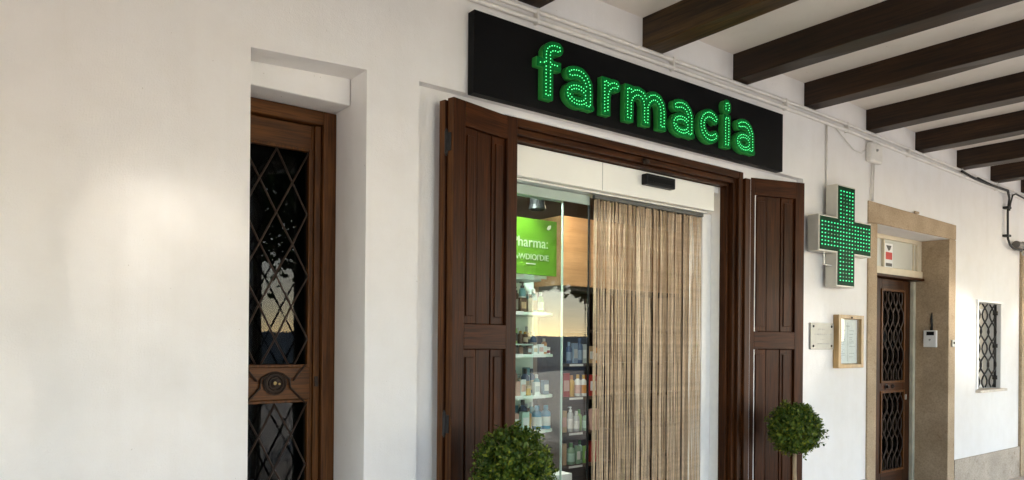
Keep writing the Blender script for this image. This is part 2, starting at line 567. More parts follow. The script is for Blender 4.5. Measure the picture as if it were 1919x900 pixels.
# ------------------------------------------------------------------ outer arcade wall (behind the camera: light comes through its arches)
b = MB()
OPEN = [(-8.4, -6.0), (-5.6, -3.2), (-2.8, -0.5), (1.60, 2.75), (2.85, 4.10), (4.70, 5.80), (6.40, 8.90), (9.06, 11.56), (11.72, 14.22), (14.38, 16.9)]  # openings placed and sized for the light wanted on the facade
SPR = 2.05
yA, yB = -4.5, -4.1
edges = [X0] + [e for o_ in OPEN for e in o_] + [X1]
for i in range(0, len(edges), 2):
    b.box(edges[i], edges[i + 1], yA, yB, -0.1, 3.58)
for l, r in OPEN:
    n = 18
    c, ra = (l + r) / 2, (r - l) / 2
    flat = 0.5 < l < 3.0                              # two flat arches and slender column, shaped for the left sun patch
    rise = 0.28 if flat else 1.0 if 6 < l < 7 else min(ra, 0.95)
    SPR = 3.2 if flat else 1.55 if l < 0 else 2.2 if 6 < l < 7 else 2.5
    for k in range(n):
        t0, t1 = math.pi * (1 - k / n), math.pi * (1 - (k + 1) / n)
        xa, xb = c + ra * math.cos(t0), c + ra * math.cos(t1)
        za, zb = SPR + rise * math.sin(t0), SPR + rise * math.sin(t1)
        A = [b.bm.verts.new(p) for p in ((xa, yA, za), (xb, yA, zb), (xb, yA, 3.58), (xa, yA, 3.58))]
        B = [b.bm.verts.new(p) for p in ((xa, yB, za), (xb, yB, zb), (xb, yB, 3.58), (xa, yB, 3.58))]
        b.bm.faces.new(A); b.bm.faces.new(B[::-1]); b.bm.faces.new((A[0], B[0], B[1], A[1]))
o = b.build('arcade_wall', M['plaster'], weld=True)
tag(o, 'white arched arcade wall on the street side opposite the shop', 'wall')

# ------------------------------------------------------------------ trees on the plaza, out of view, most added to block or filter the sun
def tree(x, y, h, cr, label, seed, nleaf=5200, low=1.7, clump=1.0):
    k0 = low - 1.7
    rr = random.Random(seed)
    t = thing('plaza_tree', label, 'tree', (x, y, -0.12), 0, 'trees on the plaza')
    mb = MB()
    mb.tube([(0, 0, 0), (0.05, 0.02, 1.0), (0.0, 0.05, 2.2), (0.08, 0, 3.4), (0.1, 0.05, h * 0.8)], [0.22, 0.17, 0.14, 0.1, 0.03], 10)
    cl = []
    for k in range(34):
        while True:
            p = Vector((rr.uniform(-1, 1), rr.uniform(-1, 1), rr.uniform(-1, 1)))
            if 0.15 < p.length < 1: break
        q = Vector((p.x * cr, p.y * cr, low + (h - low) * (p.z + 1) / 2))
        cl.append((q, rr.uniform(0.45, 0.9) * clump))
        if k < 14: mb.tube([(0.03, 0.02, min(1.6 + q.z * 0.25, 3) + k0 * 0.6), tuple(q * 0.6 + Vector((0, 0, 0.5))), tuple(q)], [0.07, 0.04, 0.012], 6)
    mb.build('trunk', M['bark'], t, smooth=True)
    lb = MB()
    for k in range(nleaf):
        c, s = rr.choice(cl)
        d = Vector((rr.gauss(0, 1), rr.gauss(0, 1), rr.gauss(0, 0.8)))
        p = c + d.normalized() * s * rr.random() ** 0.45
        if clump > 2 and rr.random() < 0.85:           # an airy crown: leaves spread evenly through its volume
            u_ = d.normalized() * rr.random() ** (1 / 3)
            p = Vector((u_.x * cr, u_.y * cr, low + (h - low) * (u_.z + 1) / 2))
        q = Quaternion((rr.gauss(0, 1), rr.gauss(0, 1), rr.gauss(0, 1), rr.gauss(0, 1))).normalized()
        L, W = rr.uniform(0.09, 0.16), rr.uniform(0.05, 0.08)
        lb.quad(*[p + q @ Vector(v) for v in ((-L, 0, 0), (0, -W, 0.01), (L, 0, 0), (0, W, 0.01))])
    lb.build('crown', M['tree_leaf'], t)
tree(13.3, -14.0, 7.6, 2.3, 'leafy green plaza tree added to block the sun on the shop door', 1, 11000, 2.9)  # unseen, set in the sun's path to the shopfront
tree(17.3, -14.3, 7.4, 2.1, 'leafy green plaza tree added to block the sun on the stone doorway', 2, 9500, 3.2)  # unseen, keeps direct sun off the far doorway
tree(19.9, -14.5, 7.0, 1.9, 'thin open plaza tree at the far right', 3, 3000, 2.9)
tree(8.3, -14.0, 7.8, 3.3, 'airy light green plaza tree added to soften the sun on the left wall', 12, 7600, 3.2, 2.3)  # unseen, its sparse crown dims the sun patch on the left wall
tree(11.4, -14.8, 7.6, 1.8, 'round dense plaza tree added to block the sun on the left shutter', 6, 5500, 3.9)  # unseen, closes the sun gap between its neighbours
gw = MB().box(-40, 70, -34.3, -34.0, -0.13, 1.9).build('horizon_wall', M['plaster'])  # unseen wall, raised to cover the yellow horizon in the glass reflections
tag(gw, 'long pale wall added across the plaza to hide the horizon in reflections', 'wall')

# ------------------------------------------------------------------ old door in the niche
dr = thing('lattice_door', 'old brown wooden door with diamond iron lattice in the left niche', 'door', (1.31, 0.33, 0))
DX = 1.31
fr = MB()
fr.box(0.225, 0.294, 0.0, 0.08, 0, 2.643)
fr.box(-0.247, -0.20, 0.0, 0.08, 0, 2.643)
fr.build('door_frame', M['edge_wood'], dr, bevel=0.004)
MB().box(-0.20, 0.225, 0.0, 0.08, 2.575, 2.643).build('head_frame', M['door_wood_across'], dr, bevel=0.004)
lf = MB()
lf.box(0.19, 0.222, 0.025, 0.10, 0.01, 2.572)
lf.box(0.178, 0.19, 0.04, 0.10, 0.01, 2.572)
lf.box(-0.20, -0.178, 0.04, 0.10, 0.01, 2.572)
leaf = lf.build('door_leaf', M['door_wood'], dr, bevel=0.003)
for z0, z1 in ((2.452, 2.572), (1.205, 1.365), (0.01, 0.28)):
    MB().box(-0.178, 0.178, 0.04, 0.10, z0, z1).build('rail', M['door_wood_across'], leaf, bevel=0.003)
for za, zb in ((1.365, 2.452), (0.28, 1.205)):
    mo = MB()
    for (x0, x1, z0, z1) in ((-0.178, -0.162, za, zb), (0.162, 0.178, za, zb), (-0.162, 0.162, za, za + 0.014), (-0.162, 0.162, zb - 0.014, zb)):
        mo.box(x0, x1, 0.032, 0.06, z0, z1)
    mo.build('moulding', M['door_wood'], leaf, bevel=0.003)
    MB().box(-0.175, 0.175, 0.112, 0.116, za - 0.01, zb + 0.01).build('glass_pane', M['door_glass'], leaf)
    g = MB()
    H_, A_ = 0.31, 0.162
    rr = random.Random(5)
    top = zb - 0.016
    yb = 0.036
    # diamond bars: zigzags bouncing between the edges, in two layers
    for ph, lay in ((0, 0), (1, 0), (2, 1), (3, 1)):
        pts = []
        z = top
        k = 0
        # tri wave: x position as function of z
        def X(zz):
            u = ((top - zz) / H_ + ph * 1.0) % 4
            return A_ * (1 - u if u < 2 else u - 3)
        zz = top
        bottom = za + 0.016
        zs = [top]
        kk = 1
        while True:
            nz = top - kk * H_ / 2
            if nz <= bottom: break
            zs.append(nz); kk += 1
        zs.append(bottom)
        pts = [(X(q) + rr.uniform(-0.004, 0.004), yb + (0.006 if lay else 0), q) for q in zs]
        g.tube(pts, 0.0050, 6)
    # rivets where the bars cross
    k = 0
    while True:
        z = top - k * H_ / 2
        if z < za: break
        for x in ((0,) if k % 2 == 0 else (-A_ / 2 * 0, )):
            pass
        k += 1
    g.build('iron_lattice', M['iron'], leaf, smooth=True)
kn = MB()
kn.lathe([(0.058, 0), (0.058, 0.008), (0.05, 0.013), (0.046, 0.009), (0.036, 0.012), (0.034, 0.02), (0.03, 0.014), (0.022, 0.016), (0.02, 0.026), (0.001, 0.03)], (0.0, 0.04, 1.288), 28, 'Y')
kb = kn.build('rosette', M['iron'], dr)
MB().lathe([(0.009, 0), (0.008, 0.006), (0.001, 0.008)], (-0.008, 0.012, 1.29), 10, 'Y').lathe([(0.006, 0), (0.005, 0.006), (0.001, 0.007)], (0.014, 0.013, 1.286), 10, 'Y').build('lock', M['brass'], kb)
gs = MB()
for sx in (-1, 1):
    gs.tube([(sx * 0.03, 0.032, 1.335), (sx * 0.07, 0.03, 1.31), (sx * 0.075, 0.03, 1.265), (sx * 0.15, 0.034, 1.19)], 0.0055, 6)
    gs.tube([(sx * 0.15, 0.034, 1.375), (sx * 0.09, 0.03, 1.30)], 0.0055, 6)
gs.build('scroll_bar', M['iron'], dr, smooth=True)
kh = MB()
kh.box(0.196, 0.214, 0.016, 0.026, 1.268, 1.318)
kh.build('keyhole_plate', M['iron'], dr, bevel=0.002)
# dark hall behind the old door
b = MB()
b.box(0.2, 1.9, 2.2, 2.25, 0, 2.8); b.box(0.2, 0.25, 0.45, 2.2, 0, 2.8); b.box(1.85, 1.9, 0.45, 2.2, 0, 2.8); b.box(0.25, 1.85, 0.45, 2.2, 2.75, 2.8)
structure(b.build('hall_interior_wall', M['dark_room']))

# ------------------------------------------------------------------ shop doorway: timber frame
df = thing('shop_door_frame', 'dark brown timber frame around the pharmacy entrance', 'door frame', (3.545, 0.06, 0))
def jamb(x, s):
    mb = MB()
    # stepped profile (outer face, groove, inner lip)
    a_, c_ = sorted((x, x - s * 0.05))
    mb.box(a_, c_, -0.012, 0.11, 0, 2.742)
    a_, c_ = sorted((x - s * 0.0505, x - s * 0.085))
    mb.box(a_, c_, 0.012, 0.11, 0, 2.742 - 0.05)
    a_, c_ = sorted((x - s * 0.0855, x - s * 0.112))
    mb.box(a_, c_, 0.05, 0.11, 0, 2.742 - 0.085)
    return mb
jamb(1.088, 1).build('jamb', M['frame_wood'], df, bevel=0.004)
jamb(-1.088, -1).build('jamb', M['frame_wood'], df, bevel=0.004)
MB().box(1.091, 1.152, -0.030, -0.0065, 0, 2.70).build('gap_filler_strip', M['frame_wood'], df, bevel=0.003)  # wood strip added to darken the pale gap beside the right shutter
hd = MB()
hd.box(-1.037, 1.037, -0.012, 0.11, 2.692, 2.742)
hd.box(-1.002, 1.002, 0.012, 0.11, 2.657, 2.6915)
hd.box(-0.975, 0.975, 0.05, 0.11, 2.636, 2.6565)
hd.build('header', M['frame_wood_across'], df, bevel=0.004)
MB().lathe([(0.016, 0), (0.02, 0.012), (0.012, 0.03), (0.002, 0.034)], (0.05, 0.0, 2.66), 10, 'Y').box(0.03, 0.07, -0.006, 0.02, 2.664, 2.68).build('bolt_catch', M['iron'], df)

# white plastered jambs in the doorway (part of the entrance portal)
pt = thing('entrance_portal', 'white painted inner jambs between timber frame and glass door', 'door jamb', (3.545, 0.172, 0))
for s in (-1, 1):
    x0, x1 = sorted((s * 0.984, s * 1.08))
    MB().box(x0, x1, 0.0, 0.20, 0, 2.74).build('jamb', M['white_paint'], pt, bevel=0.004)
MB().box(-0.984, 0.984, 0.02, 0.2, 2.60, 2.74).build('header', M['white_paint'], pt)

# automatic sliding door
sdr = thing('sliding_glass_door', 'glass sliding door under a long cream motor box', 'door', (3.545, 0.25, 0))
MB().box(-1.0, 0.885, -0.10, 0.10, 2.452, 2.63).build('motor_box', M['cream_box'], sdr, bevel=0.004)
MB().box(-0.24, -0.237, -0.1015, -0.10, 2.454, 2.628).build('box_joint', M['ink_pale'], sdr)
MB().box(-0.995, 0.86, -0.06, 0.07, 2.438, 2.451).build('rail', M['alu'], sdr, bevel=0.002)
sn = MB().box(0.115, 0.40, -0.15, -0.101, 2.535, 2.607).build('motion_sensor', M['black_plastic'], sdr, bevel=0.006)
MB().box(0.13, 0.385, -0.152, -0.1505, 2.556, 2.588).build('lens', M['sign_black'], sn)
MB().box(0.845, 0.90, -0.03, 0.09, 0, 2.437).build('post', M['white_paint'], sdr, bevel=0.003)
MB().box(0.93, 0.983, 0.0, 0.03, 0, 2.45).build('seal_strip', M['white_paint'], sdr, bevel=0.003)
for x0, x1, y in ((-1.0, -0.43, 0.055), (-0.95, -0.245, 0.01)):
    p = MB().box(x0, x1, y, y + 0.010, 0.06, 2.375).build('glass_pane', M['shop_glass'], sdr)
    MB().box(x0, x1, y - 0.004, y + 0.014, 2.376, 2.436).build('top_rail', M['alu_green'], p, bevel=0.002)
    MB().box(x0, x1, y - 0.006, y + 0.016, 0.005, 0.06).build('bottom_rail', M['alu'], p, bevel=0.002)
    MB().box(x1 - 0.0005, x1 + 0.006, y - 0.002, y + 0.012, 0.06, 2.375).build('edge_seal', M['black_plastic'] if y < 0.03 else M['alu_green'], p)

# bead curtain
bc = thing('bead_curtain', 'tan bead and rope curtain hanging in the right half of the entrance', 'curtain', (3.86, 0.225, 2.432))
MB().box(-0.555, 0.53, -0.012, 0.012, -0.018, 0.004).build('rail', plain('rail_dark', (0.10, 0.10, 0.09), 0.5), bc)
protos = []
rr = random.Random(11)
for v in range(6):
    mb = MB()
    n = 120
    for dx in (-0.0029, 0.0029):
        ph = rr.uniform(0, 6)
        pts, rad = [], []
        ln = 2.36 + rr.uniform(-0.02, 0.0)
        for k in range(n * 2):
            z = -0.018 - k * (ln / (n * 2))
            q_ = k / (n * 2)
            pts.append((dx + 0.0016 * q_ * math.sin(k * 0.05 + ph), 0.002 * math.sin(k * 0.09 + ph), z))
            rad.append(0.0026 if k % 2 else 0.0022)
        mb.tube(pts, rad, 4)
    o = mb.build('bead_strand', M[('bead', 'bead_dark', 'bead_pale')[v % 3]], bc, smooth=True)
    protos.append(o)
NS = 98
for i in range(NS):
    o = protos[i] if i < 6 else protos[rr.randrange(6)].copy()
    if i >= 6:
        COL.objects.link(o)
        o.parent = bc
    o.location = (-0.548 + i * (1.070 / (NS - 1)) + rr.uniform(-0.003, 0.003), rr.uniform(-0.008, 0.008), rr.uniform(-0.012, 0.004))
    sg = 0.0022 if 6 < i < NS - 18 else 0.0006
    o.rotation_euler = (rr.gauss(0, 0.001), rr.gauss(0, sg), rr.uniform(0, 6.28))

# ------------------------------------------------------------------ folding shutters
def shutter_leaf(root, wd, ht, th, yoff):
    """panelled leaf: x 0..wd, front face at y = yoff, thickness th"""
    st, mid = 0.085, 1.545
    lf = MB()
    lf.box(0, st, yoff, yoff + th, 0.01, ht)
    lf.box(wd - st, wd, yoff, yoff + th, 0.01, ht)
    leaf = lf.build('shutter_leaf', M['shutter_wood'], root, bevel=0.004)
    for z0, z1 in ((0.01, 0.20), (mid - 0.085, mid + 0.045), (ht - 0.125, ht)):
        MB().box(st, wd - st, yoff, yoff + th, z0, z1).build('rail', M['shutter_rail'], leaf, bevel=0.003)
    pw = wd - 2 * st
    for z0, z1 in ((0.20, mid - 0.085), (mid + 0.045, ht - 0.125)):
        pn = MB()
        # three boards with grooves between them, the middle one set back
        xs = [st, st + pw * 0.33, st + pw * 0.67, st + pw]
        for k in range(3):
            d = 0.018 if k != 1 else 0.022
            pn.box(xs[k] + 0.003, xs[k + 1] - 0.003, yoff + d, yoff + th - 0.008, z0 + 0.001, z1 - 0.001)
            if k != 1:
                pn.box(xs[k] + 0.026, xs[k + 1] - 0.026, yoff + d - 0.008, yoff + d + 0.002, z0 + 0.04, z1 - 0.04)
        pn.box(st - 0.015, wd - st + 0.015, yoff + th - 0.012, yoff + th - 0.006, z0 - 0.015, z1 + 0.015)
        pn.build('panel', M['shutter_wood'], leaf, bevel=0.004)
    return leaf
def hinge(root, x, y, z):
    h = MB()
    h.tube([(x, y, z - 0.055), (x, y, z + 0.055)], 0.010, 8)
    h.tube([(x, y, z - 0.068), (x, y, z - 0.055)], [0.004, 0.008], 8)
    h.tube([(x, y, z + 0.055), (x, y, z + 0.068)], [0.008, 0.004], 8)
    h.box(x - 0.004, x + 0.004, y - 0.032, y + 0.032, z - 0.045, z + 0.045)
    h.build('hinge', M['iron_black'], root, bevel=0.001)

ang = math.atan2(0.1, 0.485)
ls = thing('folding_shutter', 'dark panelled wooden shutter folded back left of the shop entrance', 'shutter', (2.043, -0.078, 0), ang, 'shutters of the shop entrance')
L = shutter_leaf(ls, 0.495, 2.722, 0.042, 0.0)
MB().box(-0.0015, 0.0, 0.001, 0.041, 0.012, 2.72).build('edge_strip', M['edge_wood'], L)
L2 = shutter_leaf(ls, 0.48, 2.715, 0.04, 0.05)
L2.location = (-0.012, 0, 0)
MB().box(-0.0015, 0.0, 0.051, 0.089, 0.012, 2.713).build('edge_strip', M['edge_wood'], L2)
for z in (2.50, 1.085, 0.4): hinge(ls, -0.006, 0.046, z)

ang2 = math.atan2(-0.158, 0.525)
rs = thing('folding_shutter', 'dark panelled wooden shutter folded back right of the shop entrance, beside the cross', 'shutter', (4.690, 0.068, 0), ang2, 'shutters of the shop entrance')
L = shutter_leaf(rs, 0.545, 2.722, 0.042, 0.0)
L2 = shutter_leaf(rs, 0.53, 2.712, 0.04, 0.05)
L2.location = (0.02, 0, 0)
for z in (2.50, 1.56, 1.30, 0.4): hinge(rs, -0.010, 0.0, z)

# ------------------------------------------------------------------ sign with LED letters
def contour(d, xs, zs, level):
    """marching squares: closed loops of d == level"""
    d = d - level
    seg = {}
    nx, nz = d.shape
    def pt(i, j, k, l):
        t = d[i, j] / (d[i, j] - d[k, l])
        return (xs[i] + (xs[k] - xs[i]) * t, zs[j] + (zs[l] - zs[j]) * t)
    ins = d < 0
    nxt, pos = {}, {}
    for i in range(nx - 1):
        for j in range(nz - 1):
            c = ins[i, j] + 2 * ins[i + 1, j] + 4 * ins[i + 1, j + 1] + 8 * ins[i, j + 1]
            if c in (0, 15): continue
            E0 = ('h', i, j); E1 = ('v', i + 1, j); E2 = ('h', i, j + 1); E3 = ('v', i, j)
            P = {E0: (i, j, i + 1, j), E1: (i + 1, j, i + 1, j + 1), E2: (i, j + 1, i + 1, j + 1), E3: (i, j, i, j + 1)}
            T = {1: [(E3, E0)], 2: [(E0, E1)], 3: [(E3, E1)], 4: [(E1, E2)], 5: [(E3, E0), (E1, E2)], 6: [(E0, E2)], 7: [(E3, E2)],
                 8: [(E2, E3)], 9: [(E2, E0)], 10: [(E0, E1), (E2, E3)], 11: [(E2, E1)], 12: [(E1, E3)], 13: [(E1, E0)], 14: [(E0, E3)]}[int(c)]
            for a_, b_ in T:
                nxt[a_] = b_
                for e in (a_, b_):
                    if e not in pos: pos[e] = pt(*P[e])
    loops = []
    while nxt:
        s0 = next(iter(nxt))
        lp = []
        e = s0
        while e in nxt:
            lp.append(pos[e])
            e = nxt.pop(e)
        if len(lp) > 4: loops.append(lp)
    return loops

def sd_seg(P, a_, b_):
    a_ = np.array(a_); b_ = np.array(b_)
    ba = b_ - a_
    t = np.clip(((P - a_) @ ba) / max(ba @ ba, 1e-12), 0, 1)
    return np.linalg.norm(P - a_ - t[..., None] * ba, axis=-1)
def sd_line(P, pts, r):
    return np.min([sd_seg(P, p, q) for p, q in zip(pts, pts[1:])], axis=0) - r
def sd_box(P, x0, x1, z0, z1):
    c = np.array([(x0 + x1) / 2, (z0 + z1) / 2]); h = np.array([(x1 - x0) / 2, (z1 - z0) / 2])
    q = np.abs(P - c) - h
    return np.linalg.norm(np.maximum(q, 0), axis=-1) + np.minimum(q.max(-1), 0)
def arc(cx_, cz_, rx, rz, a0, a1, n=18):
    return [(cx_ + rx * math.cos(R(a0 + (a1 - a0) * k / n)), cz_ + rz * math.sin(R(a0 + (a1 - a0) * k / n))) for k in range(n + 1)]
def glyph(ch):
    r = 0.0345
    if ch == 'f':
        return [('box', 0.044, 0.114, 0, 0.26), ('line', arc(0.134, 0.25, 0.055, 0.0375, 180, 75) + [(0.152, 0.288)], 0.033), ('box', 0.0, 0.17, 0.168, 0.214)]
    if ch == 'a':
        return [('line', [(0.046, 0.181), (0.07, 0.189), (0.10, 0.193), (0.13, 0.188), (0.158, 0.168), (0.176, 0.14), (0.18, 0.11), (0.18, 0.06)], 0.034),
                ('line', arc(0.098, 0.068, 0.07, 0.043, 0, 360, 28), 0.029), ('box', 0.146, 0.214, 0.0, 0.12), ('line', [(0.19, 0.016), (0.208, 0.014)], 0.016)]
    if ch == 'r':
        return [('box', 0, 0.066, 0, 0.216), ('line', [(0.035, 0.12), (0.05, 0.155), (0.075, 0.178), (0.100, 0.185), (0.117, 0.183)], 0.033)]
    if ch == 'm':
        o_ = [('box', 0, 0.07, 0, 0.216), ('box', 0.148, 0.218, 0, 0.12), ('box', 0.297, 0.367, 0, 0.12)]
        for s in (0.035, 0.183):
            o_.append(('line', [(s, 0.12), (s + 0.02, 0.155), (s + 0.05, 0.18), (s + 0.08, 0.1865), (s + 0.115, 0.178), (s + 0.14, 0.15), (s + 0.1485, 0.11)], r))
        return o_
    if ch == 'c':
        return [('line', arc(0.116, 0.11, 0.081, 0.076, 48, 312, 26), r)]
    if ch == 'i':
        return [('box', 0.0, 0.074, 0, 0.22), ('line', [(0.039, 0.268), (0.039, 0.282)], 0.0385)]
sign = thing('shop_sign', 'long black sign board with green lit letters reading farmacia', 'sign', (2.175, -0.06, 2.7755))
MB().box(0, 2.786, 0, 0.058, 0, 0.426).build('board', M['sign_black'], sign, bevel=0.003)
BZ = 0.0505
for ch, xl in zip('farmacia', (2.559, 2.761, 3.05, 3.242, 3.663, 3.931, 4.193, 4.327)):
    g_ = 0.0035
    xs = np.arange(-0.03, 0.42, g_); zs = np.arange(-0.03, 0.36, g_)
    P = np.stack(np.meshgrid(xs, zs, indexing='ij'), -1)
    d = None
    for it in glyph(ch):
        e = sd_box(P, *it[1:]) if it[0] == 'box' else sd_line(P, it[1], it[2])
        d = e if d is None else np.minimum(d, e)
    cu = bpy.data.curves.new("letter", 'CURVE')
    cu.dimensions = '2D'
    cu.fill_mode = 'BOTH'
    cu.extrude = 0.0185
    cu.bevel_depth = 0.0022
    cu.bevel_resolution = 1
    for lp in contour(d, xs, zs, 0.0012):
        sp = cu.splines.new('POLY')
        sp.points.add(len(lp) - 1)
        for q, p in zip(sp.points, lp): q.co = (p[0], p[1], 0, 1)
        sp.use_cyclic_u = True
    tmp = bpy.data.objects.new("letter", cu)
    COL.objects.link(tmp)
    me = bpy.data.meshes.new_from_object(tmp.evaluated_get(bpy.context.evaluated_depsgraph_get()))
    bpy.data.objects.remove(tmp)
    me.transform(Matrix.Rotation(R(90), 4, 'X'))
    me.materials.clear()
    me.materials.append(M['letter_side'])
    me.materials.append(M['letter_face'])
    for p in me.polygons:
        p.material_index = 1 if p.normal.y < -0.9 else 0
    lo = bpy.data.objects.new('letter', me)
    COL.objects.link(lo)
    lo.parent = sign
    lo.location = (xl - 2.175, -0.0208, BZ)
    led = MB()
    used = []
    def put(x, z, s=0.0031):
        if any((x - u) ** 2 + (z - v) ** 2 < 0.014 ** 2 for u, v in used): return
        used.append((x, z))
        led.lathe([(s, 0), (s * 0.9, s * 0.9), (s * 0.3, s * 1.4)], (x, -0.0206, z), 6, 'Y')
    for lp in contour(d, xs, zs, -0.0195):
        n = len(lp)
        acc = 0.0
        put(*lp[0])
        for k in range(n):
            p, q = lp[k], lp[(k + 1) % n]
            L_ = math.hypot(q[0] - p[0], q[1] - p[1])
            while acc + L_ >= 0.0190:
                t = (0.0190 - acc) / L_
                p = (p[0] + (q[0] - p[0]) * t, p[1] + (q[1] - p[1]) * t)
                put(*p)
                L_ = math.hypot(q[0] - p[0], q[1] - p[1])
                acc = 0.0
            acc += L_
    led.build('led_lights', M['led'], lo)

# ------------------------------------------------------------------ pharmacy cross
cr = thing('pharmacy_cross', 'green LED cross sign in a pale metal case on the wall', 'sign', (5.757, -0.03, 2.363))
HW, AW = 0.405, 0.141
def crosspoly(h, a_):
    return [(-a_, h), (a_, h), (a_, a_), (h, a_), (h, -a_), (a_, -a_), (a_, -h), (-a_, -h), (-a_, -a_), (-h, -a_), (-h, a_), (-a_, a_)]
MB().prism(crosspoly(HW, AW), -0.095, 0.0).build('case', plain('cross_case', (0.58, 0.55, 0.48), 0.45, 0.3, 0.08, 5), cr, bevel=0.004)
MB().prism(crosspoly(HW - 0.012, AW - 0.012), -0.098, -0.096).build('panel', M['cross_panel'], cr)
on, dim = MB(), MB()
pitch = 0.0295
rr = random.Random(3)
for i in range(-8, 9):
    for j in range(-13, 14):
        x, z = i * 0.0455, j * pitch
        if not ((abs(x) < AW - 0.035 and abs(z) < HW - 0.03) or (abs(z) < AW - 0.035 and abs(x) < HW - 0.03)): continue
        edge_ = (abs(i) == 2 and abs(j) >= 3) or (abs(j) == 3 and abs(i) >= 2) or abs(i) == 8 or abs(j) == 12
        lit = edge_ or rr.random() < 0.55 or abs(j) == 1
        s = 0.0070
        (on if lit else dim).box(x - s, x + s, -0.1015, -0.098, z - s * 0.62, z + s * 0.62)
on.build('led_lights', M['led_cross'], cr)
dim.build('dim_led_lights', M['led_dim'], cr)
br = MB()
br.tube([(-0.25, -0.05, -0.13), (-0.245, -0.05, -0.235), (-0.14, -0.05, -0.24)], 0.007, 8)
br.tube([(-0.30, 0.028, -0.10), (-0.10, 0.028, -0.10)], 0.012, 8)
br.tube([(-0.10, 0.028, 0.1), (0.10, 0.028, 0.1)], 0.012, 8)
br.build('bracket', M['alu'], cr)

# ------------------------------------------------------------------ pipes, cables, junction box
def pipe(name, label, pts, r, mat, cat='pipe', group=None, n=10):
    o = MB().tube(pts, r, n).build(name, mat, smooth=True)
    return tag(o, label, cat, group)
UP = [(-6, -0.022, 3.325), (2.2, -0.022, 3.322), (3.43, -0.022, 3.330), (5.3, -0.022, 3.328), (6.3, -0.022, 3.316), (7.1, -0.022, 3.296), (8.6, -0.022, 3.262), (10.0, -0.022, 3.243), (14, -0.022, 3.18)]
pp = thing('conduit_run', 'twin pale painted conduit pipes running along the wall under the beams', 'pipe', (0, 0, 0))
MB().tube(UP, 0.013, 10).build('pipe', M['pipe_paint'], pp, smooth=True)
MB().tube([(x, y - 0.002, z - 0.052) for x, y, z in UP], 0.015, 10).build('pipe', M['pipe_paint'], pp, smooth=True)
for x in (2.62, 3.76, 5.05, 5.95, 7.05, 8.2, 9.1):
    z = np.interp(x, [p[0] for p in UP], [p[2] for p in UP])
    MB().box(x - 0.007, x + 0.007, -0.038, -0.001, z - 0.070, z + 0.015).build('clip', M['pipe_paint'], pp, bevel=0.002)
def zc(x, dz=0): return float(np.interp(x, [p[0] for p in UP], [p[2] for p in UP])) + dz
pipe('cable', 'pale painted cable dropping straight from the pipes to the green cross', [(5.655, -0.012, zc(5.65, -0.05)), (5.66, -0.012, 3.0), (5.662, -0.012, 2.76), (5.668, -0.020, 2.70)], 0.0085, M['pipe_paint'], 'cable')
pipe('cable', 'thin sagging cable from the pipes to the white junction box', [(5.80, -0.012, zc(5.8, -0.06)), (5.95, -0.014, 3.19), (6.07, -0.016, 3.135), (6.2, -0.016, 3.125), (6.30, -0.014, 3.17), (6.33, -0.014, 3.21)], 0.005, M['pale_plastic'], 'cable')
jb = thing('junction_box', 'rounded white junction box on the wall below the pipes', 'box', (6.40, 0, 3.15))
MB().box(-0.105, 0.105, -0.055, -0.001, -0.085, 0.085).build('case', M['pipe_paint'], jb, bevel=0.02, seg=4)
MB().lathe([(0.012, 0), (0.010, 0.012), (0.002, 0.014)], (-0.01, -0.055, 0.02), 10, 'Y').build('screw', M['ink_pale'], jb)
MB().box(-0.03, 0.05, -0.03, -0.006, 0.086, 0.10).build('neck', M['pipe_paint'], jb)
cd = MB()
for dx in (-0.008, 0.03): cd.tube([(6.40 + dx, -0.012, 3.066), (6.395 + dx, -0.012, 2.9), (6.392 + dx * 0.8, -0.012, 2.745)], 0.006, 8)
tag(cd.build('cable', M['pipe_paint'], smooth=True), 'pair of thin pale cables dropping from the junction box to the stone lintel', 'cable')

bk = thing('black_cable_bundle', 'black cable bundle along the pipes dropping to a connector at the right', 'cable', (9.4, 0, 3.2))
def lp(pts): return [(x - 9.4, y, z - 3.2) for x, y, z in pts]
mb = MB()
mb.tube(lp([(8.15, -0.045, zc(8.15, -0.02)), (8.45, -0.048, zc(8.45, -0.045)), (8.8, -0.048, zc(8.8, -0.05)), (9.1, -0.05, zc(9.1, -0.045)), (9.35, -0.05, 3.215), (9.41, -0.045, 3.14), (9.38, -0.04, 3.0), (9.385, -0.04, 2.8), (9.39, -0.04, 2.69), (9.44, -0.045, 2.62), (9.56, -0.05, 2.585), (9.74, -0.06, 2.58)]), 0.0115, 8)
mb.tube(lp([(8.5, -0.06, zc(8.5, -0.03)), (9.0, -0.065, zc(9.0, -0.06)), (9.3, -0.06, 3.20), (9.375, -0.055, 3.12), (9.42, -0.05, 3.02)]), 0.0075, 8)
mb.tube(lp([(9.40, -0.05, 3.0), (9.44, -0.045, 3.08), (9.50, -0.045, 3.18), (9.58, -0.05, 3.205), (9.8, -0.05, 3.19), (10.1, -0.05, 3.17), (10.6, -0.05, 3.16)]), 0.009, 8)
mb.build('wire', M['cable_black'], bk, smooth=True)
mb = MB()
for z in (3.03, 2.72): mb.box(9.34 - 9.4, 9.43 - 9.4, -0.06, -0.002, z - 0.012 - 3.2, z + 0.012 - 3.2)
mb.build('clip', M['cable_black'], bk, bevel=0.002)
MB().tube(lp([(9.60, -0.05, 2.64), (9.76, -0.06, 2.635)]), 0.042, 14).build('connector', plain('connector_grey', (0.14, 0.13, 0.12), 0.5), bk)
MB().tube(lp([(9.76, -0.06, 2.635), (9.80, -0.06, 2.635)]), 0.05, 14).build('cap', M['cable_black'], bk)
MB().tube(lp([(9.79 + 0.035 * math.cos(t * 0.7), -0.06, 2.57 + 0.035 * math.sin(t * 0.7)) for t in range(9)]), 0.008, 8, True).build('ring', M['steel'], bk)

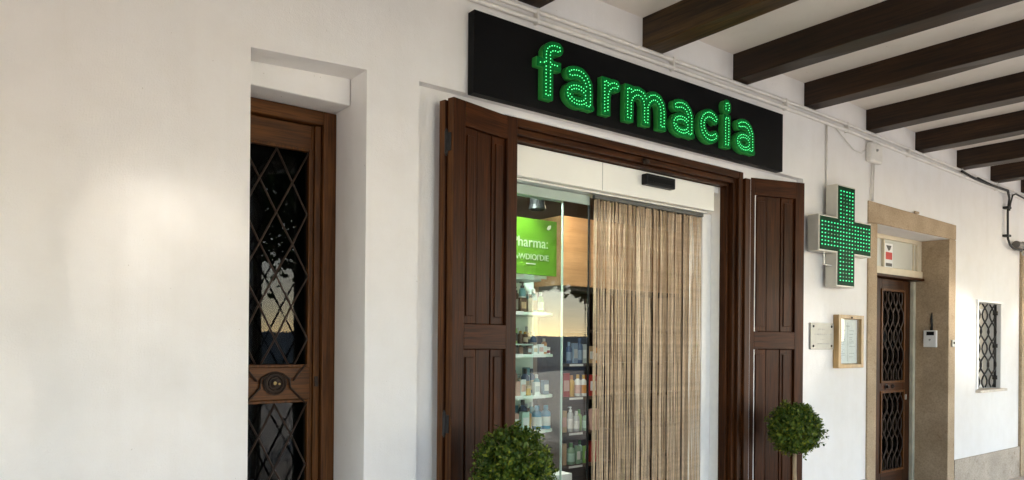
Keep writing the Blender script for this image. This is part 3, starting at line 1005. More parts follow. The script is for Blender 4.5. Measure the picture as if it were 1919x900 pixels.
# ------------------------------------------------------------------ plaque and notice case
pq = thing('wall_plaque', 'square brushed metal plaque with engraved lines on the white wall', 'plaque', (5.61, -0.016, 1.565))
MB().box(-0.172, 0.172, 0.0, 0.010, -0.105, 0.105).build('plate', M['steel'], pq, bevel=0.002)
sc_ = MB()
for sx in (-1, 1):
    for sz in (-1, 1): sc_.lathe([(0.011, 0), (0.009, 0.005), (0.002, 0.006)], (sx * 0.135, 0, sz * 0.078), 8, 'Y')
sc_.build('screw', M['iron_black'], pq)
def scribble(mb, x0, x1, z, h, seed, y=-0.0012):
    q = random.Random(seed)
    x = x0
    while x < x1:
        w_ = q.uniform(0.012, 0.03)
        mb.box(x, min(x + w_, x1), y, y + 0.001, z - h / 2, z + h / 2)
        x += w_ + q.uniform(0.004, 0.009)
ins_ = MB()
scribble(ins_, -0.06, 0.03, 0.055, 0.010, 1); scribble(ins_, -0.12, 0.15, 0.015, 0.009, 2); scribble(ins_, -0.03, 0.04, -0.025, 0.005, 3); scribble(ins_, -0.08, 0.10, -0.06, 0.009, 4)
ins_.build('inscription', M['ink_pale'], pq)

nc = thing('notice_case', 'wooden framed glass notice case holding white papers beside the stone jamb', 'notice case', (6.0, -0.05, 1.525))
fm = MB()
fm.box(-0.203, -0.163, 0, 0.045, -0.218, 0.218); fm.box(0.163, 0.203, 0, 0.045, -0.218, 0.218)
fm.box(-0.1625, 0.1625, 0, 0.045, 0.188, 0.218); fm.box(-0.1625, 0.1625, 0, 0.045, -0.218, -0.188)
fm.box(-0.203, 0.203, 0.0455, 0.049, -0.218, 0.218)
fm.build('frame', M['case_wood'], nc, bevel=0.003)
MB().box(-0.155, 0.155, 0.034, 0.037, -0.182, 0.182).build('paper', M['paper'], nc)
MB().box(-0.162, 0.162, 0.012, 0.015, -0.187, 0.187).build('glass_pane', M['case_glass'], nc)
tx = MB()
q = random.Random(8)
tx.box(-0.03, 0.03, 0.0332, 0.0336, 0.125, 0.131)
for k in range(17):
    z = 0.09 - k * 0.0145
    for c0 in (-0.125, 0.03):
        if q.random() < 0.8: scribble(tx, c0, c0 + q.uniform(0.03, 0.09), z, 0.0045, k * 7 + (c0 > 0), 0.0332)
tx.box(-0.0015, 0.0015, 0.0332, 0.0336, -0.165, 0.16)
tx.build('printed_text', M['ink_pale'], nc)
MB().box(-0.01, 0.012, -0.004, 0.0, 0.19, 0.205).build('clasp', M['iron'], nc)

# ------------------------------------------------------------------ far stone doorway
ss = thing('stone_door_surround', 'tan stone surround of the doorway right of the cross', 'door surround', (7.22, 0, 0))
def sx(x): return x - 7.22
MB().box(sx(6.345), sx(6.50), -0.014, 0.245, 0, 2.556).build('jamb', M['jamb_stone'], ss, bevel=0.006)
MB().box(sx(7.955), sx(8.112), -0.014, 0.50, 0, 2.556).build('jamb', M['jamb_stone'], ss, bevel=0.006)
b = MB()
b.prism([(sx(6.345), 2.5585), (sx(8.114), 2.5585), (sx(8.114), 2.708), (sx(6.345), 2.742)], -0.014, 0.245)
b.build('lintel', M['jamb_stone'], ss, bevel=0.006)
MB().box(sx(7.22) - 0.04, sx(7.22) + 0.04, -0.03, -0.015, 2.722, 2.745).build('stone_chip', M['jamb_stone'], ss, bevel=0.004)
tw = thing('transom_window', 'cream painted transom window above the far brown door', 'window', (7.22, 0.246, 2.36))
def tz(z): return z - 2.36
fm = MB()
fm.box(sx(6.505), sx(7.95), 0.0, 0.06, tz(2.515), tz(2.556)); fm.box(sx(6.505), sx(7.95), -0.012, 0.06, tz(2.175), tz(2.245))
fm.box(sx(6.505), sx(6.56), 0, 0.06, tz(2.246), tz(2.514)); fm.box(sx(7.86), sx(7.95), 0, 0.06, tz(2.246), tz(2.514)); fm.box(sx(7.155), sx(7.175), 0.0, 0.06, tz(2.246), tz(2.514))
fm.box(sx(7.80), sx(7.82), 0.012, 0.06, tz(2.246), tz(2.514))
fm.build('frame', M['transom_paint'], tw, bevel=0.004)
MB().box(sx(6.55), sx(7.87), 0.025, 0.04, tz(2.24), tz(2.52)).build('pane', M['frosted'], tw)
MB().box(sx(6.505), sx(7.95), -0.03, 0.11, tz(2.150), tz(2.1745)).build('sill', M['shutter_rail'], tw, bevel=0.003)
nt_ = thing('notice_sticker', 'narrow white notice with a red block on the transom pane', 'notice', (7.285, 0.262, 2.365))
MB().box(-0.078, 0.078, 0, 0.0025, -0.115, 0.115).build('paper', M['paper'], nt_)
MB().box(-0.062, 0.066, -0.0016, -0.0004, -0.04, 0.03).build('red_block', M['red_print'], nt_)
mb = MB()
mb.prism([(-0.055, 0.095), (0.05, 0.095), (0.02, 0.05), (-0.01, 0.045)], -0.0016, -0.0004)
mb.box(-0.06, 0.065, -0.0016, -0.0004, -0.105, -0.075)
mb.build('dark_print', M['ink'], nt_)

fd = thing('far_door', 'dark brown door with wavy iron grilles inside the stone surround', 'door', (7.50, 0.30, 0))
fm = MB()
fm.box(-1.0, -0.345, 0.0, 0.07, 0, 2.149)
fm.box(0.305, 0.395, 0.03, 0.08, 0, 2.149)
fm.build('door_frame', M['frame_wood'], fd, bevel=0.004)
lf = MB()
lf.box(-0.34, -0.225, 0.02, 0.07, 0.01, 2.145); lf.box(0.225, 0.30, 0.02, 0.07, 0.01, 2.145)
leaf = lf.build('door_leaf', M['frame_wood'], fd, bevel=0.003)
for z0, z1 in ((2.03, 2.145), (1.03, 1.145), (0.01, 0.27)):
    MB().box(-0.224, 0.224, 0.02, 0.07, z0, z1).build('rail', M['frame_wood_across'], leaf, bevel=0.003)
for za, zb in ((0.27, 1.03), (1.145, 2.03)):
    mo = MB()
    for (x0, x1, z0, z1) in ((-0.245, -0.222, za - 0.02, zb + 0.02), (0.222, 0.245, za - 0.02, zb + 0.02), (-0.2215, 0.2215, za - 0.02, za + 0.002), (-0.2215, 0.2215, zb - 0.002, zb + 0.02)):
        mo.box(x0, x1, 0.008, 0.03, z0, z1)
    mo.build('moulding', M['door_wood'], leaf, bevel=0.004)
    MB().box(-0.224, 0.224, 0.05, 0.054, za, zb).build('glass_pane', M['door_glass'], leaf)
    g = MB()
    for k in range(4):
        for s in (-1, 1):
            x0 = -0.165 + k * 0.11
            pts = []
            n = 30
            for t in range(n + 1):
                z = za + (zb - za) * t / n
                x = x0 + s * 0.055 * math.sin((z - za) / 0.38 * 2 * math.pi + 0.6)
                pts.append((max(-0.215, min(0.215, x)), 0.022 + 0.006 * s, z))
            g.tube(pts, 0.0065, 6)
    g.build('iron_grille', M['iron'], leaf, smooth=True)
MB().lathe([(0.03, 0), (0.03, 0.006), (0.014, 0.01), (0.018, 0.03), (0.004, 0.036)], (-0.13, 0.02, 1.09), 14, 'Y').build('knob', M['iron'], fd)
MB().lathe([(0.022, 0), (0.022, 0.006), (0.012, 0.02), (0.003, 0.026)], (0.0, 0.02, 1.09), 12, 'Y').build('knocker', M['iron'], fd)
MB().box(0.27, 0.285, 0.01, 0.02, 0.95, 1.0).build('keyhole_plate', M['alu'], fd)
MB().box(0.398, 0.45, 0.0, 0.08, 0, 2.149).build('post', plain('pale_post', (0.50, 0.47, 0.36), 0.6, 0, 0.2, 6), fd, bevel=0.003)
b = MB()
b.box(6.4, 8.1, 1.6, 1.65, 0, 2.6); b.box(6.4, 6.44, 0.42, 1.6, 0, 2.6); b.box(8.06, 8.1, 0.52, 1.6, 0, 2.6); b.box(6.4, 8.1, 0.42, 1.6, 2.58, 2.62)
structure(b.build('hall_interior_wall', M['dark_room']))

ic = thing('intercom', 'small white intercom with dark screen on the stone reveal', 'intercom', (7.953, 0.15, 1.565))
MB().box(-0.035, 0, -0.062, 0.062, -0.085, 0.085).build('case', M['white_paint'], ic, bevel=0.006)
MB().box(-0.037, -0.0355, -0.042, 0.030, 0.035, 0.072).build('screen', M['black_plastic'], ic)
MB().lathe([(0.010, 0), (0.009, 0.003), (0.002, 0.004)], (0, 0, 0), 10, 'Y').build('button', M['ink_pale'], ic).matrix_local = Matrix.Translation((-0.035, 0.0, -0.01)) @ Matrix.Rotation(R(-90), 4, 'Z')
pipe('cable', 'short dark wire rising above the white intercom', [(7.945, 0.145, 1.65), (7.944, 0.14, 1.70), (7.945, 0.145, 1.76), (7.946, 0.142, 1.83)], [0.014, 0.010, 0.012, 0.004], M['cable_black'], 'cable')
db = thing('doorbell', 'tiny metal doorbell push on the right stone jamb', 'doorbell', (8.04, -0.016, 1.52))
MB().box(-0.03, 0.03, -0.012, 0, -0.035, 0.035).build('plate', M['steel'], db, bevel=0.003)
MB().lathe([(0.012, 0), (0.010, 0.006), (0.003, 0.008)], (0.005, -0.012, 0.005), 10, 'Y').build('button', M['iron_black'], db)

# ------------------------------------------------------------------ small barred window
wn = thing('barred_window', 'small window with wavy black iron bars on the white wall', 'window', (9.01, 0.0, 1.5))
def wx(x): return x - 9.01
def wz(z): return z - 1.5
fm = MB()
fm.box(wx(8.66), wx(8.694), -0.014, 0.03, wz(1.04), wz(1.985)); fm.box(wx(8.6945), wx(9.36), -0.014, 0.01, wz(1.962), wz(1.985))
fm.build('frame', M['white_paint'], wn, bevel=0.003)
MB().box(wx(8.655), wx(9.385), -0.05, 0.10, wz(1.005), wz(1.032)).build('sill', plain('sill_stone', (0.62, 0.55, 0.47), 0.7), wn, bevel=0.004)
sh = MB()
q = random.Random(4)
k = 0
x = 8.70
while x < 9.32:
    sh.box(wx(x), wx(min(x + 0.07, 9.33)), 0.13 + q.uniform(0, 0.008), 0.155, wz(1.035), wz(1.962))
    x += 0.078
sh.build('inner_shutter', M['slat_cream'], wn)
MB().box(wx(8.70), wx(9.12), 0.10, 0.128, wz(1.85), wz(1.90)).box(wx(8.70), wx(9.1), 0.10, 0.128, wz(1.05), wz(1.085)).build('window_rail', M['white_paint'], wn)
g = MB()
for k in range(3):
    for s in (-1, 1):
        x0 = 8.795 + k * 0.20
        pts = []
        for t in range(25):
            z = 1.05 + 0.90 * t / 24
            xx = x0 + s * 0.095 * math.sin((z - 1.05) / 0.36 * 2 * math.pi + 0.5)
            pts.append((wx(max(8.70, min(9.285, xx))), 0.040 + 0.008 * s, wz(z)))
        g.tube(pts, 0.0085, 6)
g.tube([(wx(9.295), 0.045, wz(1.04)), (wx(9.295), 0.045, wz(1.955))], 0.014, 8)
for z in (1.15, 1.50, 1.86): g.tube([(wx(9.295), 0.045, wz(z - 0.022)), (wx(9.295), 0.045, wz(z + 0.022))], 0.026, 8)
g.build('iron_grille', M['iron_black'], wn, smooth=True)

# stone doorway at the right picture edge
s2 = thing('stone_door_surround', 'tan stone jamb of a further doorway at the right picture edge', 'door surround', (10.6, 0, 0))
MB().box(-0.735, -0.54, -0.03, 0.30, 0, 2.45).build('jamb', M['jamb_stone'], s2, bevel=0.006)
MB().box(0.54, 0.735, -0.03, 0.30, 0, 2.45).build('jamb', M['jamb_stone'], s2, bevel=0.006)
MB().box(-0.735, 0.735, -0.03, 0.30, 2.4525, 2.60).build('lintel', M['jamb_stone'], s2, bevel=0.006)
d2 = thing('plank_door', 'plain brown plank door in the furthest stone doorway', 'door', (10.6, 0.22, 0))
mb = MB()
for k in range(6): mb.box(-0.535 + k * 0.179, -0.535 + k * 0.179 + 0.175, 0, 0.05, 0.01, 2.44)
mb.build('boards', M['frame_wood'], d2, bevel=0.003)

# ------------------------------------------------------------------ topiaries
def topiary(loc, rad, label, seed):
    rr = random.Random(seed)
    t = thing('box_topiary', label, 'plant', (loc[0], loc[1], 0), rr.uniform(0, 6), 'ball topiaries beside the entrance')
    zc_ = loc[2]
    pot = MB()
    pot.lathe([(0.12, 0), (0.13, 0.02), (0.165, 0.30), (0.18, 0.30), (0.18, 0.345), (0.158, 0.345), (0.15, 0.30)], (0, 0, 0.001), 24)
    pot.build('pot', M['terracotta'], t, smooth=False)
    MB().lathe([(0.148, 0.28), (0.14, 0.305), (0.02, 0.315)], (0, 0, 0), 18).build('soil', M['soil'], t)
    st = MB()
    st.tube([(0, 0, 0.3), (0.006, 0.004, 0.45), (-0.004, 0.0, 0.6), (0.0, 0.004, zc_ - rad * 0.4)], [0.018, 0.016, 0.015, 0.013], 8)
    for k in range(26):
        d = Vector((rr.gauss(0, 1), rr.gauss(0, 1), rr.gauss(0, 1))).normalized()
        st.tube([(0, 0, zc_ - rad * 0.45), tuple(Vector((0, 0, zc_)) + d * rad * 0.45), tuple(Vector((0, 0, zc_)) + d * rad * 0.88)], [0.006, 0.004, 0.002], 5)
    st.build('stem', M['stem_bark'], t, smooth=True)
    lb = MB()
    nsp = 760
    for k in range(nsp):
        # sprigs on a lumpy ball, each with small paired leaves
        u = (k + 0.5) / nsp
        ph = math.acos(1 - 2 * u)
        th = k * 2.39996 + rr.uniform(-0.25, 0.25)
        d = Vector((math.sin(ph) * math.cos(th), math.sin(ph) * math.sin(th), math.cos(ph)))
        lump = 1 + 0.06 * math.sin(4 * d.x + seed) * math.cos(5 * d.y + d.z * 3) + rr.gauss(0, 0.05) + (0.14 if rr.random() < 0.03 else 0)
        base = Vector((0, 0, zc_)) + d * rad * (rr.uniform(0.62, 0.84)) * lump
        dr_ = (d + Vector((rr.gauss(0, .38), rr.gauss(0, .38), rr.gauss(0.12, .38)))).normalized()
        ln = rad * rr.uniform(0.16, 0.30)
        nl = 9
        for m_ in range(nl):
            p = base + dr_ * ln * m_ / (nl - 1)
            s_ = dr_.orthogonal().normalized()
            s_ = Quaternion(dr_, m_ * 2.4 + k) @ s_
            ld = (dr_ * rr.uniform(0.5, 1.0) + s_).normalized()
            L_ = rr.uniform(0.016, 0.030)
            W_ = L_ * rr.uniform(0.26, 0.36)
            sd_ = ld.cross(dr_).normalized()
            nn = ld.cross(sd_)
            a0 = p
            v = [a0, a0 + ld * L_ * 0.5 + sd_ * W_ + nn * 0.001, a0 + ld * L_, a0 + ld * L_ * 0.5 - sd_ * W_ + nn * 0.001]
            lb.quad(*v)
    # inner darkness comes from dense inner leaves
    for k in range(1500):
        d = Vector((rr.gauss(0, 1), rr.gauss(0, 1), rr.gauss(0, 1))).normalized()
        p = Vector((0, 0, zc_)) + d * rad * rr.uniform(0.45, 0.8)
        q = Quaternion((rr.gauss(0, 1), rr.gauss(0, 1), rr.gauss(0, 1), rr.gauss(0, 1))).normalized()
        L_ = rr.uniform(0.018, 0.028)
        lb.quad(*[p + q @ Vector(v) for v in ((-L_, 0, 0), (0, -L_ * .5, 0), (L_, 0, 0), (0, L_ * .5, 0))])
    lb.build('foliage', M['box_leaf'], t)
topiary((2.222, -0.36, 0.893), 0.193, 'larger looking clipped box ball in front of the left shutter', 1)
topiary((4.812, -0.27, 0.903), 0.180, 'clipped box ball on a bare stem in front of the right shutter', 2)

# ------------------------------------------------------------------ shop interior
b = MB()
b.box(1.95, 9.0, 5.0, 5.05, 0, 2.80)
b.box(1.92, 1.95, 0.42, 5.05, 0, 2.80)
b.box(6.30, 6.34, 0.42, 5.0, 0, 2.80)
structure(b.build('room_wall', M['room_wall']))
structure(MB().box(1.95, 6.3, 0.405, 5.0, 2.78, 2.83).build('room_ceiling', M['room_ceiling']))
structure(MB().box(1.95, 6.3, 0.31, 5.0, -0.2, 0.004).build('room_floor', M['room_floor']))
def ceil_lamp(x, y, label, s=0.18, mat='lamp_warm'):
    t = thing('ceiling_lamp', label, 'lamp', (x, y, 2.775), 0, 'lamps in the shop ceiling')
    MB().box(-s - 0.02, s + 0.02, -s - 0.02, s + 0.02, -0.02, 0).build('housing', M['white_paint'], t)
    MB().box(-s, s, -s, s, -0.026, -0.0190).build('diffuser', M[mat], t)
ceil_lamp(4.0, 3.6, 'square warm lamp in the shop ceiling at the back')
ceil_lamp(5.5, 3.6, 'square warm lamp in the shop ceiling near the back right')
ceil_lamp(2.75, 0.62, 'square cool lamp over the white display shelves', 0.14, 'lamp_white')
ceil_lamp(4.2, 1.25, 'square warm lamp over the entrance mat', 0.14)

# white display shelves on the left
su = thing('display_shelf', 'mint white display shelves of bottles behind the glass', 'shelf', (3.0, 0.75, 0))
MB().box(-0.75, 0.495, 0.30, 0.32, 0.0, 2.0).build('back_panel', M['mint_shelf'], su)
def shelf_plate(z, xr, t=0.018, d=0.31):
    mb = MB()
    poly = [(-0.75, 0.0), (xr - 0.12, 0.0)]
    for k in range(7):
        an = -90 + k * 15
        poly.append((xr - 0.12 + 0.12 * math.cos(R(an)), 0.12 + 0.12 * math.sin(R(an))))
    poly += [(xr, d - 0.015), (-0.75, d - 0.015)]
    A = [mb.bm.verts.new((x, y, z - t)) for x, y in poly]
    B = [mb.bm.verts.new((x, y, z)) for x, y in poly]
    n = len(poly)
    mb.bm.faces.new(A[::-1]); mb.bm.faces.new(B)
    for i in range(n): mb.bm.faces.new((A[i], A[(i + 1) % n], B[(i + 1) % n], B[i]))
    o = mb.build('shelf', M['mint_shelf'], su, bevel=0.003)
    tg = MB()
    for k in range(4): tg.box(-0.35 + k * 0.2, -0.24 + k * 0.2, -0.004, -0.001, z - 0.020, z + 0.004)
    tg.build('price_tag', M['paper'], o)
SHZ = (1.703, 1.414, 1.130, 0.888)
for z in SHZ + (0.62,): shelf_plate(z, 0.492)
shelf_plate(1.955, 0.38, 0.03)
gb = thing('pharmacy_board', 'lime green board with white pharmacy lettering above the display shelves', 'board', (3.0, 0.70, 2.14))
MB().box(-0.75, 0.41, 0, 0.02, -0.185, 0.193).build('panel', M['green_board'], gb)
for txt, size, x, z in (('Pharma:', 0.098, 0.015, 0.0), ("wWDIOI'DIE", 0.055, 0.035, -0.085)):
    me = text_mesh(txt, size, 0.0008, 0.0)
    me.materials.clear(); me.materials.append(M['board_lettering'])
    o = bpy.data.objects.new('lettering', me)
    COL.objects.link(o); o.parent = gb
    o.rotation_euler = (R(90), 0, 0); o.location = (x, -0.002, z)
MB().prism([(0.318, 0.135), (0.335, 0.128), (0.352, 0.14), (0.356, 0.163), (0.332, 0.158)], -0.003, -0.0005).build('leaf_emblem', M['paper'], gb)
MB().box(0.14, 0.22, -0.003, -0.0005, -0.115, -0.110).build('underline', M['paper'], gb)

sp_ = thing('spotlight', 'dark track spotlight hanging above the green board', 'lamp', (3.20, 0.66, 2.50))
mb = MB()
mb.tube([(0, 0, 0.275), (0, 0, 0.03)], 0.012, 8)
mb.box(-0.05, 0.05, -0.015, 0.015, 0.262, 0.277)
mb.build('stem', M['black_plastic'], sp_)
MB().lathe([(0.022, 0.045), (0.045, 0.03), (0.052, -0.08), (0.060, -0.11), (0.05, -0.112), (0.04, -0.09)], (0, 0, 0), 18).build('lamp_shade', M['black_plastic'], sp_, smooth=False)
MB().lathe([(0.038, -0.088), (0.036, -0.094), (0.01, -0.1)], (0, 0, 0), 14).build('bulb', M['pale_plastic'], sp_)

wc = thing('wall_cabinet', 'tan wooden cabinet box hanging inside above the dark shelves', 'cabinet', (4.9, 1.6, 2.29))
MB().box(-0.648, 0.9, 0.0, 0.36, -0.30, 0.30).build('body', M['cabinet_wood'], wc, bevel=0.003)
MB().box(-0.305, -0.297, -0.002, 0.0, -0.29, 0.29).build('door_gap', M['ink'], wc)
MB().box(-0.648, 0.9, 0.05, 0.30, -0.335, -0.3005).build('base_rail', M['ink'], wc)
mb = MB()
for z in (0.06, -0.14): mb.tube([(-0.27, -0.02, z), (-0.16, -0.02, z)], 0.008, 8)
mb.build('handle', M['brass'], wc)

# dark shelves on the right, partly behind the curtain
du = thing('dark_shelf', 'dark wooden shelves with bottles seen beside and through the bead curtain', 'shelf', (4.6, 1.9, 0))
MB().box(-0.05, 1.6, 0.32, 0.34, 0.0, 2.30).build('back_panel', M['dark_shelf_wood'], du)
MB().box(-0.075, -0.05, 0.0, 0.34, 0.0, 1.98).build('side_panel', M['dark_shelf_wood'], du)
MB().box(0.60, 0.62, 0.0, 0.32, 0.0, 1.98).build('side_panel', M['dark_shelf_wood'], du)
DZ = (1.302, 0.992, 0.664, 0.360)
for z in DZ + (0.05, 1.62):
    o = MB().box(-0.0495, 1.6, 0.0, 0.32, z - 0.028, z).build('shelf', M['dark_shelf_wood'], du, bevel=0.002)
    if z < 1.5: MB().box(0.03, 0.20, -0.003, -0.0005, z - 0.024, z - 0.004).build('price_tag', M['paper'], o)

PAL = {}
def pmat(c):
    if c not in PAL:
        PAL[c] = plain('pack_' + c, {'green': (0.05, 0.22, 0.05), 'beige': (0.55, 0.43, 0.30), 'teal': (0.05, 0.17, 0.20), 'brown': (0.12, 0.06, 0.035), 'black': (0.018, 0.016, 0.015),
            'aqua': (0.20, 0.42, 0.44), 'white': (0.72, 0.72, 0.70), 'pink': (0.55, 0.33, 0.28), 'orange': (0.55, 0.24, 0.06), 'mint': (0.42, 0.62, 0.52), 'blue': (0.06, 0.27, 0.45),
            'navy': (0.04, 0.07, 0.14), 'slate': (0.20, 0.26, 0.33), 'red': (0.32, 0.035, 0.03), 'gold': (0.55, 0.32, 0.05), 'grey': (0.42, 0.43, 0.43), 'lime': (0.25, 0.42, 0.12), 'sage': (0.22, 0.36, 0.24), 'tan': (0.45, 0.31, 0.18)}[c], 0.35, 0, 0.06, 15)
    return PAL[c]
WORDS = {'b': 'bottle', 'p': 'pump bottle', 'x': 'box', 'j': 'jar'}
def pack(kind, x, y, z, h, w_, body, cap, label_c, label, group, rz=0.0):
    nm = {'b': 'bottle', 'p': 'pump_bottle', 'x': 'carton_box', 'j': 'cream_jar'}[kind]
    cat = {'b': 'bottle', 'p': 'bottle', 'x': 'box', 'j': 'jar'}[kind]
    r = w_ / 2
    if kind == 'x':
        o = MB().box(-r, r, -r * 0.7, r * 0.7, 0, h).build(nm, pmat(body), bevel=0.002)
    elif kind == 'j':
        o = MB().lathe([(r * 0.95, 0), (r, 0.004), (r, h * 0.65), (r * 0.9, h * 0.7)], (0, 0, 0), 16).build(nm, pmat(body))
    else:
        o = MB().lathe([(r * 0.92, 0), (r, 0.005), (r, h * 0.66), (r * 0.85, h * 0.74), (r * 0.42, h * 0.80), (r * 0.4, h * 0.84)], (0, 0, 0), 16).build(nm, pmat(body), smooth=True)
    o.location = (x, y, z + 0.0005)
    o.rotation_euler = (0, 0, rz)
    tag(o, label, cat, group)
    if kind == 'b':
        MB().lathe([(r * 0.5, h * 0.815), (r * 0.5, h * 0.98), (r * 0.44, h)], (0, 0, 0), 12).build('cap', pmat(cap), o)
    elif kind == 'p':
        MB().lathe([(r * 0.55, h * 0.80), (r * 0.55, h * 0.88), (r * 0.2, h * 0.885), (r * 0.2, h * 0.95)], (0, 0, 0), 12).box(-r * 0.9, r * 0.3, -r * 0.22, r * 0.22, h * 0.951, h).build('pump', pmat(cap), o)
    elif kind == 'j':
        MB().lathe([(r * 1.02, h * 0.71), (r * 1.02, h * 0.97), (r * 0.95, h)], (0, 0, 0), 16).build('lid', pmat(cap), o)
    if label_c:
        if kind == 'x': MB().box(-r * 0.8, r * 0.8, -r * 0.7 - 0.0015, -r * 0.7 - 0.0004, h * 0.25, h * 0.7).build('paper_label', pmat(label_c), o)
        else: MB().lathe([(r * 1.012, h * 0.14), (r * 1.02, h * 0.15), (r * 1.02, h * 0.52), (r * 1.012, h * 0.53)], (0, 0, 0), 16).build('paper_label', pmat(label_c), o)
    return o
GW = 'products on the mint white shelves'
SN = {0: 'top', 1: 'second', 2: 'third', 3: 'fourth'}
KN = {'b': 'bottle', 'p': 'pump bottle', 'x': 'box', 'j': 'jar'}
ROWS = [
 # kind, x, dy, h, w, body, cap, label
 [('b', 3.085, .10, .215, .035, 'green', 'lime', None), ('x', 3.125, .08, .14, .04, 'beige', None, None), ('b', 3.165, .14, .15, .055, 'teal', 'navy', None), ('x', 3.20, .06, .10, .05, 'brown', None, 'tan'), ('p', 3.245, .12, .215, .05, 'aqua', 'black', 'white'), ('b', 3.30, .10, .13, .045, 'beige', 'brown', None), ('b', 3.345, .16, .13, .04, 'white', 'white', 'grey'), ('b', 3.395, .10, .15, .04, 'lime', 'white', 'white'), ('b', 3.44, .14, .12, .036, 'green', 'white', None)],
 [('x', 3.085, .04, .05, .035, 'black', None, None), ('x', 3.125, .04, .05, .036, 'black', None, None), ('x', 3.165, .04, .052, .036, 'brown', None, None), ('x', 3.205, .04, .05, .036, 'black', None, None), ('x', 3.25, .05, .055, .036, 'brown', None, 'grey'), ('x', 3.30, .05, .06, .04, 'white', None, 'beige'), ('x', 3.352, .05, .07, .045, 'white', None, 'pink'), ('b', 3.405, .07, .11, .04, 'orange', 'beige', 'white'),
  ('j', 3.45, .09, .05, .045, 'white', 'white', 'red')],
 [('b', 3.085, .10, .16, .045, 'white', 'grey', 'beige'), ('b', 3.12, .14, .175, .05, 'tan', 'brown', None), ('x', 3.15, .05, .10, .04, 'pink', None, None), ('x', 3.195, .05, .11, .045, 'white', None, 'pink'), ('j', 3.24, .05, .07, .05, 'gold', 'tan', None), ('b', 3.285, .13, .18, .06, 'navy', 'black', 'tan'), ('x', 3.32, .05, .09, .045, 'white', None, 'grey'), ('b', 3.365, .10, .14, .042, 'aqua', 'white', None), ('x', 3.415, .07, .10, .05, 'slate', None, 'white')],
 [('b', 3.085, .09, .175, .055, 'orange', 'brown', None), ('x', 3.14, .06, .12, .05, 'pink', None, 'white'), ('b', 3.185, .15, .16, .05, 'brown', 'black', None), ('x', 3.215, .05, .13, .06, 'mint', None, 'white'), ('b', 3.275, .08, .15, .045, 'orange', 'brown', 'gold'), ('b', 3.345, .07, .165, .07, 'blue', 'blue', 'white'), ('b', 3.418, .06, .165, .068, 'blue', 'blue', 'white'), ('b', 3.305, .18, .2, .06, 'navy', 'black', None)],
]
CNT = {}
for ri, row in enumerate(ROWS):
    z = SHZ[ri]
    for k, (kd, x, dy, h, w_, bc_, cp, lc) in enumerate(row):
        left = row[k - 1] if k else None
        look = '%s %s' % ({'aqua': 'pale aqua', 'slate': 'slate blue', 'tan': 'tan'}.get(bc_, bc_), KN[kd])
        if lc: look += ' with %s label' % lc
        elif cp and cp != bc_: look += ' with %s top' % cp
        lab = '%s, %s from left on the %s mint shelf' % (look, ['first', 'second', 'third', 'fourth', 'fifth', 'sixth', 'seventh', 'eighth', 'ninth'][k], SN[ri])
        pack(kd, x, 0.75 + dy, z, h, w_, bc_, cp or bc_, lc, lab, GW, 0.05 * (k % 3 - 1))
for ri in range(4):
    q = random.Random(50 + ri)
    for k in range(7):
        c_ = q.choice(['white', 'beige', 'teal', 'aqua', 'pink', 'grey', 'navy', 'gold', 'mint', 'brown'])
        kd = q.choice('bbxp')
        lc = q.choice(['white', 'beige', 'grey', 'tan'])
        if lc == c_: lc = 'black'
        pack(kd, 3.10 + k * 0.056 + q.uniform(-.008, .008), 0.985, SHZ[ri], q.uniform(.13, .2) if ri else q.uniform(.12, .19), q.uniform(.042, .055), c_, q.choice(['white', 'black', 'grey']), lc,
             '%s %s with %s label, %s in the back row of the %s mint shelf' % (c_, KN[kd], lc, ['leftmost', 'second', 'third', 'middle', 'fifth', 'sixth', 'rightmost'][k], SN[ri]), GW)
# riser with dark bottles on the second shelf
rz_ = thing('shelf_riser', 'small glass riser step on the second mint shelf', 'riser', (3.20, 0.85, 1.4145))
MB().box(-0.2, 0.13, 0.0, 0.12, 0.062, 0.072).box(-0.2, -0.19, 0.0, 0.12, 0, 0.0615).box(0.12, 0.13, 0.0, 0.12, 0, 0.0615).build('step', M['mint_shelf'], rz_)
for k, (x, h, c, cp, lb_) in enumerate(((3.075, .10, 'black', 'black', None), (3.118, .11, 'black', 'brown', None), (3.16, .115, 'black', 'black', 'brown'), (3.21, .14, 'lime', 'black', 'black'), (3.262, .09, 'brown', 'gold', None), (3.305, .085, 'brown', 'gold', 'beige'))):
    pack('b', x, 0.91, 1.4865, h, .042, c, cp, lb_, '%s bottle %s, %s on the riser of the second mint shelf' % (c, ('with %s label' % lb_) if lb_ else 'with %s top' % cp, ['leftmost', 'second', 'third', 'tallest', 'fifth', 'rightmost'][k]), 'dark bottles on the riser')
GD = 'products on the dark wooden shelves'
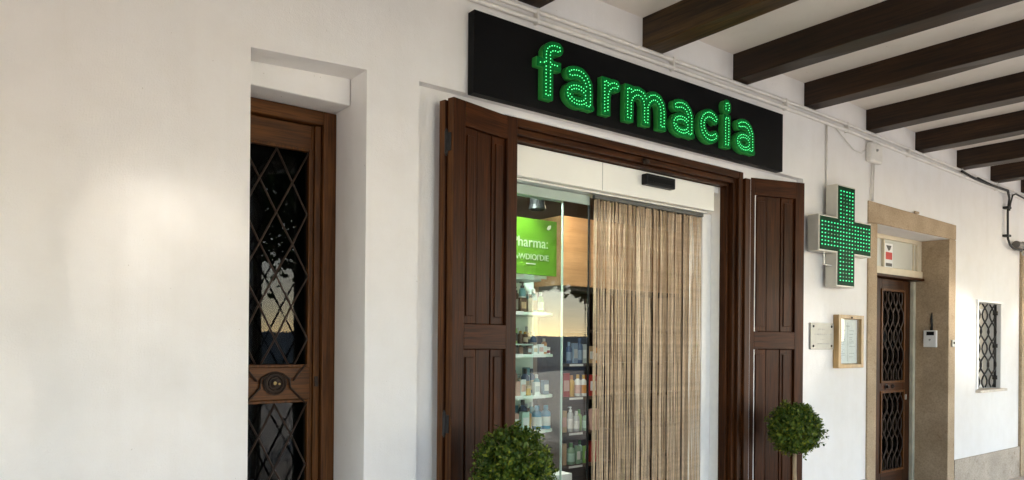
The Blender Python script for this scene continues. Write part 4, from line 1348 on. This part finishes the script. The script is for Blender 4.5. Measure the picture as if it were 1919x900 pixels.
DROWS = [
 [('b', 4.675, .06, .20, .055, 'navy', 'slate', 'slate'), ('x', 4.735, .05, .19, .055, 'slate', None, 'grey'), ('b', 4.80, .05, .235, .06, 'navy', 'navy', 'slate'), ('x', 4.86, .06, .18, .05, 'grey', None, 'white'), ('x', 4.95, .06, .16, .07, 'tan', None, 'white'), ('b', 5.06, .08, .18, .07, 'orange', 'brown', 'beige')],
 [('x', 4.615, .05, .22, .08, 'red', None, 'pink'), ('b', 4.70, .05, .20, .062, 'gold', 'orange', None), ('b', 4.78, .05, .205, .066, 'white', 'gold', 'pink'), ('b', 4.855, .05, .20, .06, 'white', 'gold', 'orange'), ('x', 4.96, .06, .2, .09, 'red', None, 'white'), ('b', 5.08, .08, .18, .07, 'beige', 'white', None)],
 [('x', 4.60, .06, .20, .07, 'tan', None, 'pink'), ('p', 4.69, .05, .235, .06, 'grey', 'white', 'white'), ('b', 4.765, .05, .19, .06, 'grey', 'white', 'white'), ('b', 4.83, .08, .2, .055, 'lime', 'green', None), ('b', 4.88, .05, .18, .05, 'sage', 'black', 'mint'), ('x', 5.0, .06, .2, .09, 'pink', None, None)],
 [('x', 4.60, .06, .2, .07, 'tan', None, None), ('b', 4.70, .05, .20, .075, 'sage', 'green', 'mint'), ('x', 4.775, .04, .17, .05, 'sage', None, 'white'), ('b', 4.83, .07, .215, .055, 'mint', 'green', 'sage'), ('x', 4.885, .05, .16, .05, 'lime', None, 'grey'), ('x', 5.0, .06, .2, .09, 'red', None, None)],
]
for ri, row in enumerate(DROWS):
    for k, (kd, x, dy, h, w_, bc_, cp, lc) in enumerate(row):
        look = '%s %s' % (bc_, KN[kd])
        if lc: look += ' with %s label' % lc
        elif cp and cp != bc_: look += ' with %s top' % cp
        lab = '%s, %s from left on the %s dark shelf' % (look, ['first', 'second', 'third', 'fourth', 'fifth', 'sixth'][k], SN[ri])
        pack(kd, x, 1.9 + dy, DZ[ri], h, w_, bc_, cp or bc_, lc, lab, GD)
ct = thing('white_carton', 'white carton with red printed line on the lowest mint shelf', 'box', (3.33, 0.66, 0.0))
MB().box(-0.16, 0.125, -0.09, 0.085, 0.25, 0.605).build('body', pmat('white'), ct, bevel=0.003)
mb = MB(); scribble(mb, 0.0, 0.10, 0.55, 0.014, 5, -0.0915); mb.build('red_print', M['red_print'], ct)
MB().box(-0.3, 0.135, -0.095, 0.085, 0.001, 0.2495).build('crate', pmat('grey'), ct)
cn = thing('sales_counter', 'dark wood sales counter at the back of the shop behind the curtain', 'counter', (4.4, 3.9, 0))
MB().box(-1.2, 1.4, -0.3, 0.3, 0.006, 0.98).build('body', M['dark_shelf_wood'], cn, bevel=0.004)
MB().box(-1.25, 1.45, -0.35, 0.35, 0.981, 1.02).build('counter_top', M['cabinet_wood'], cn, bevel=0.004)
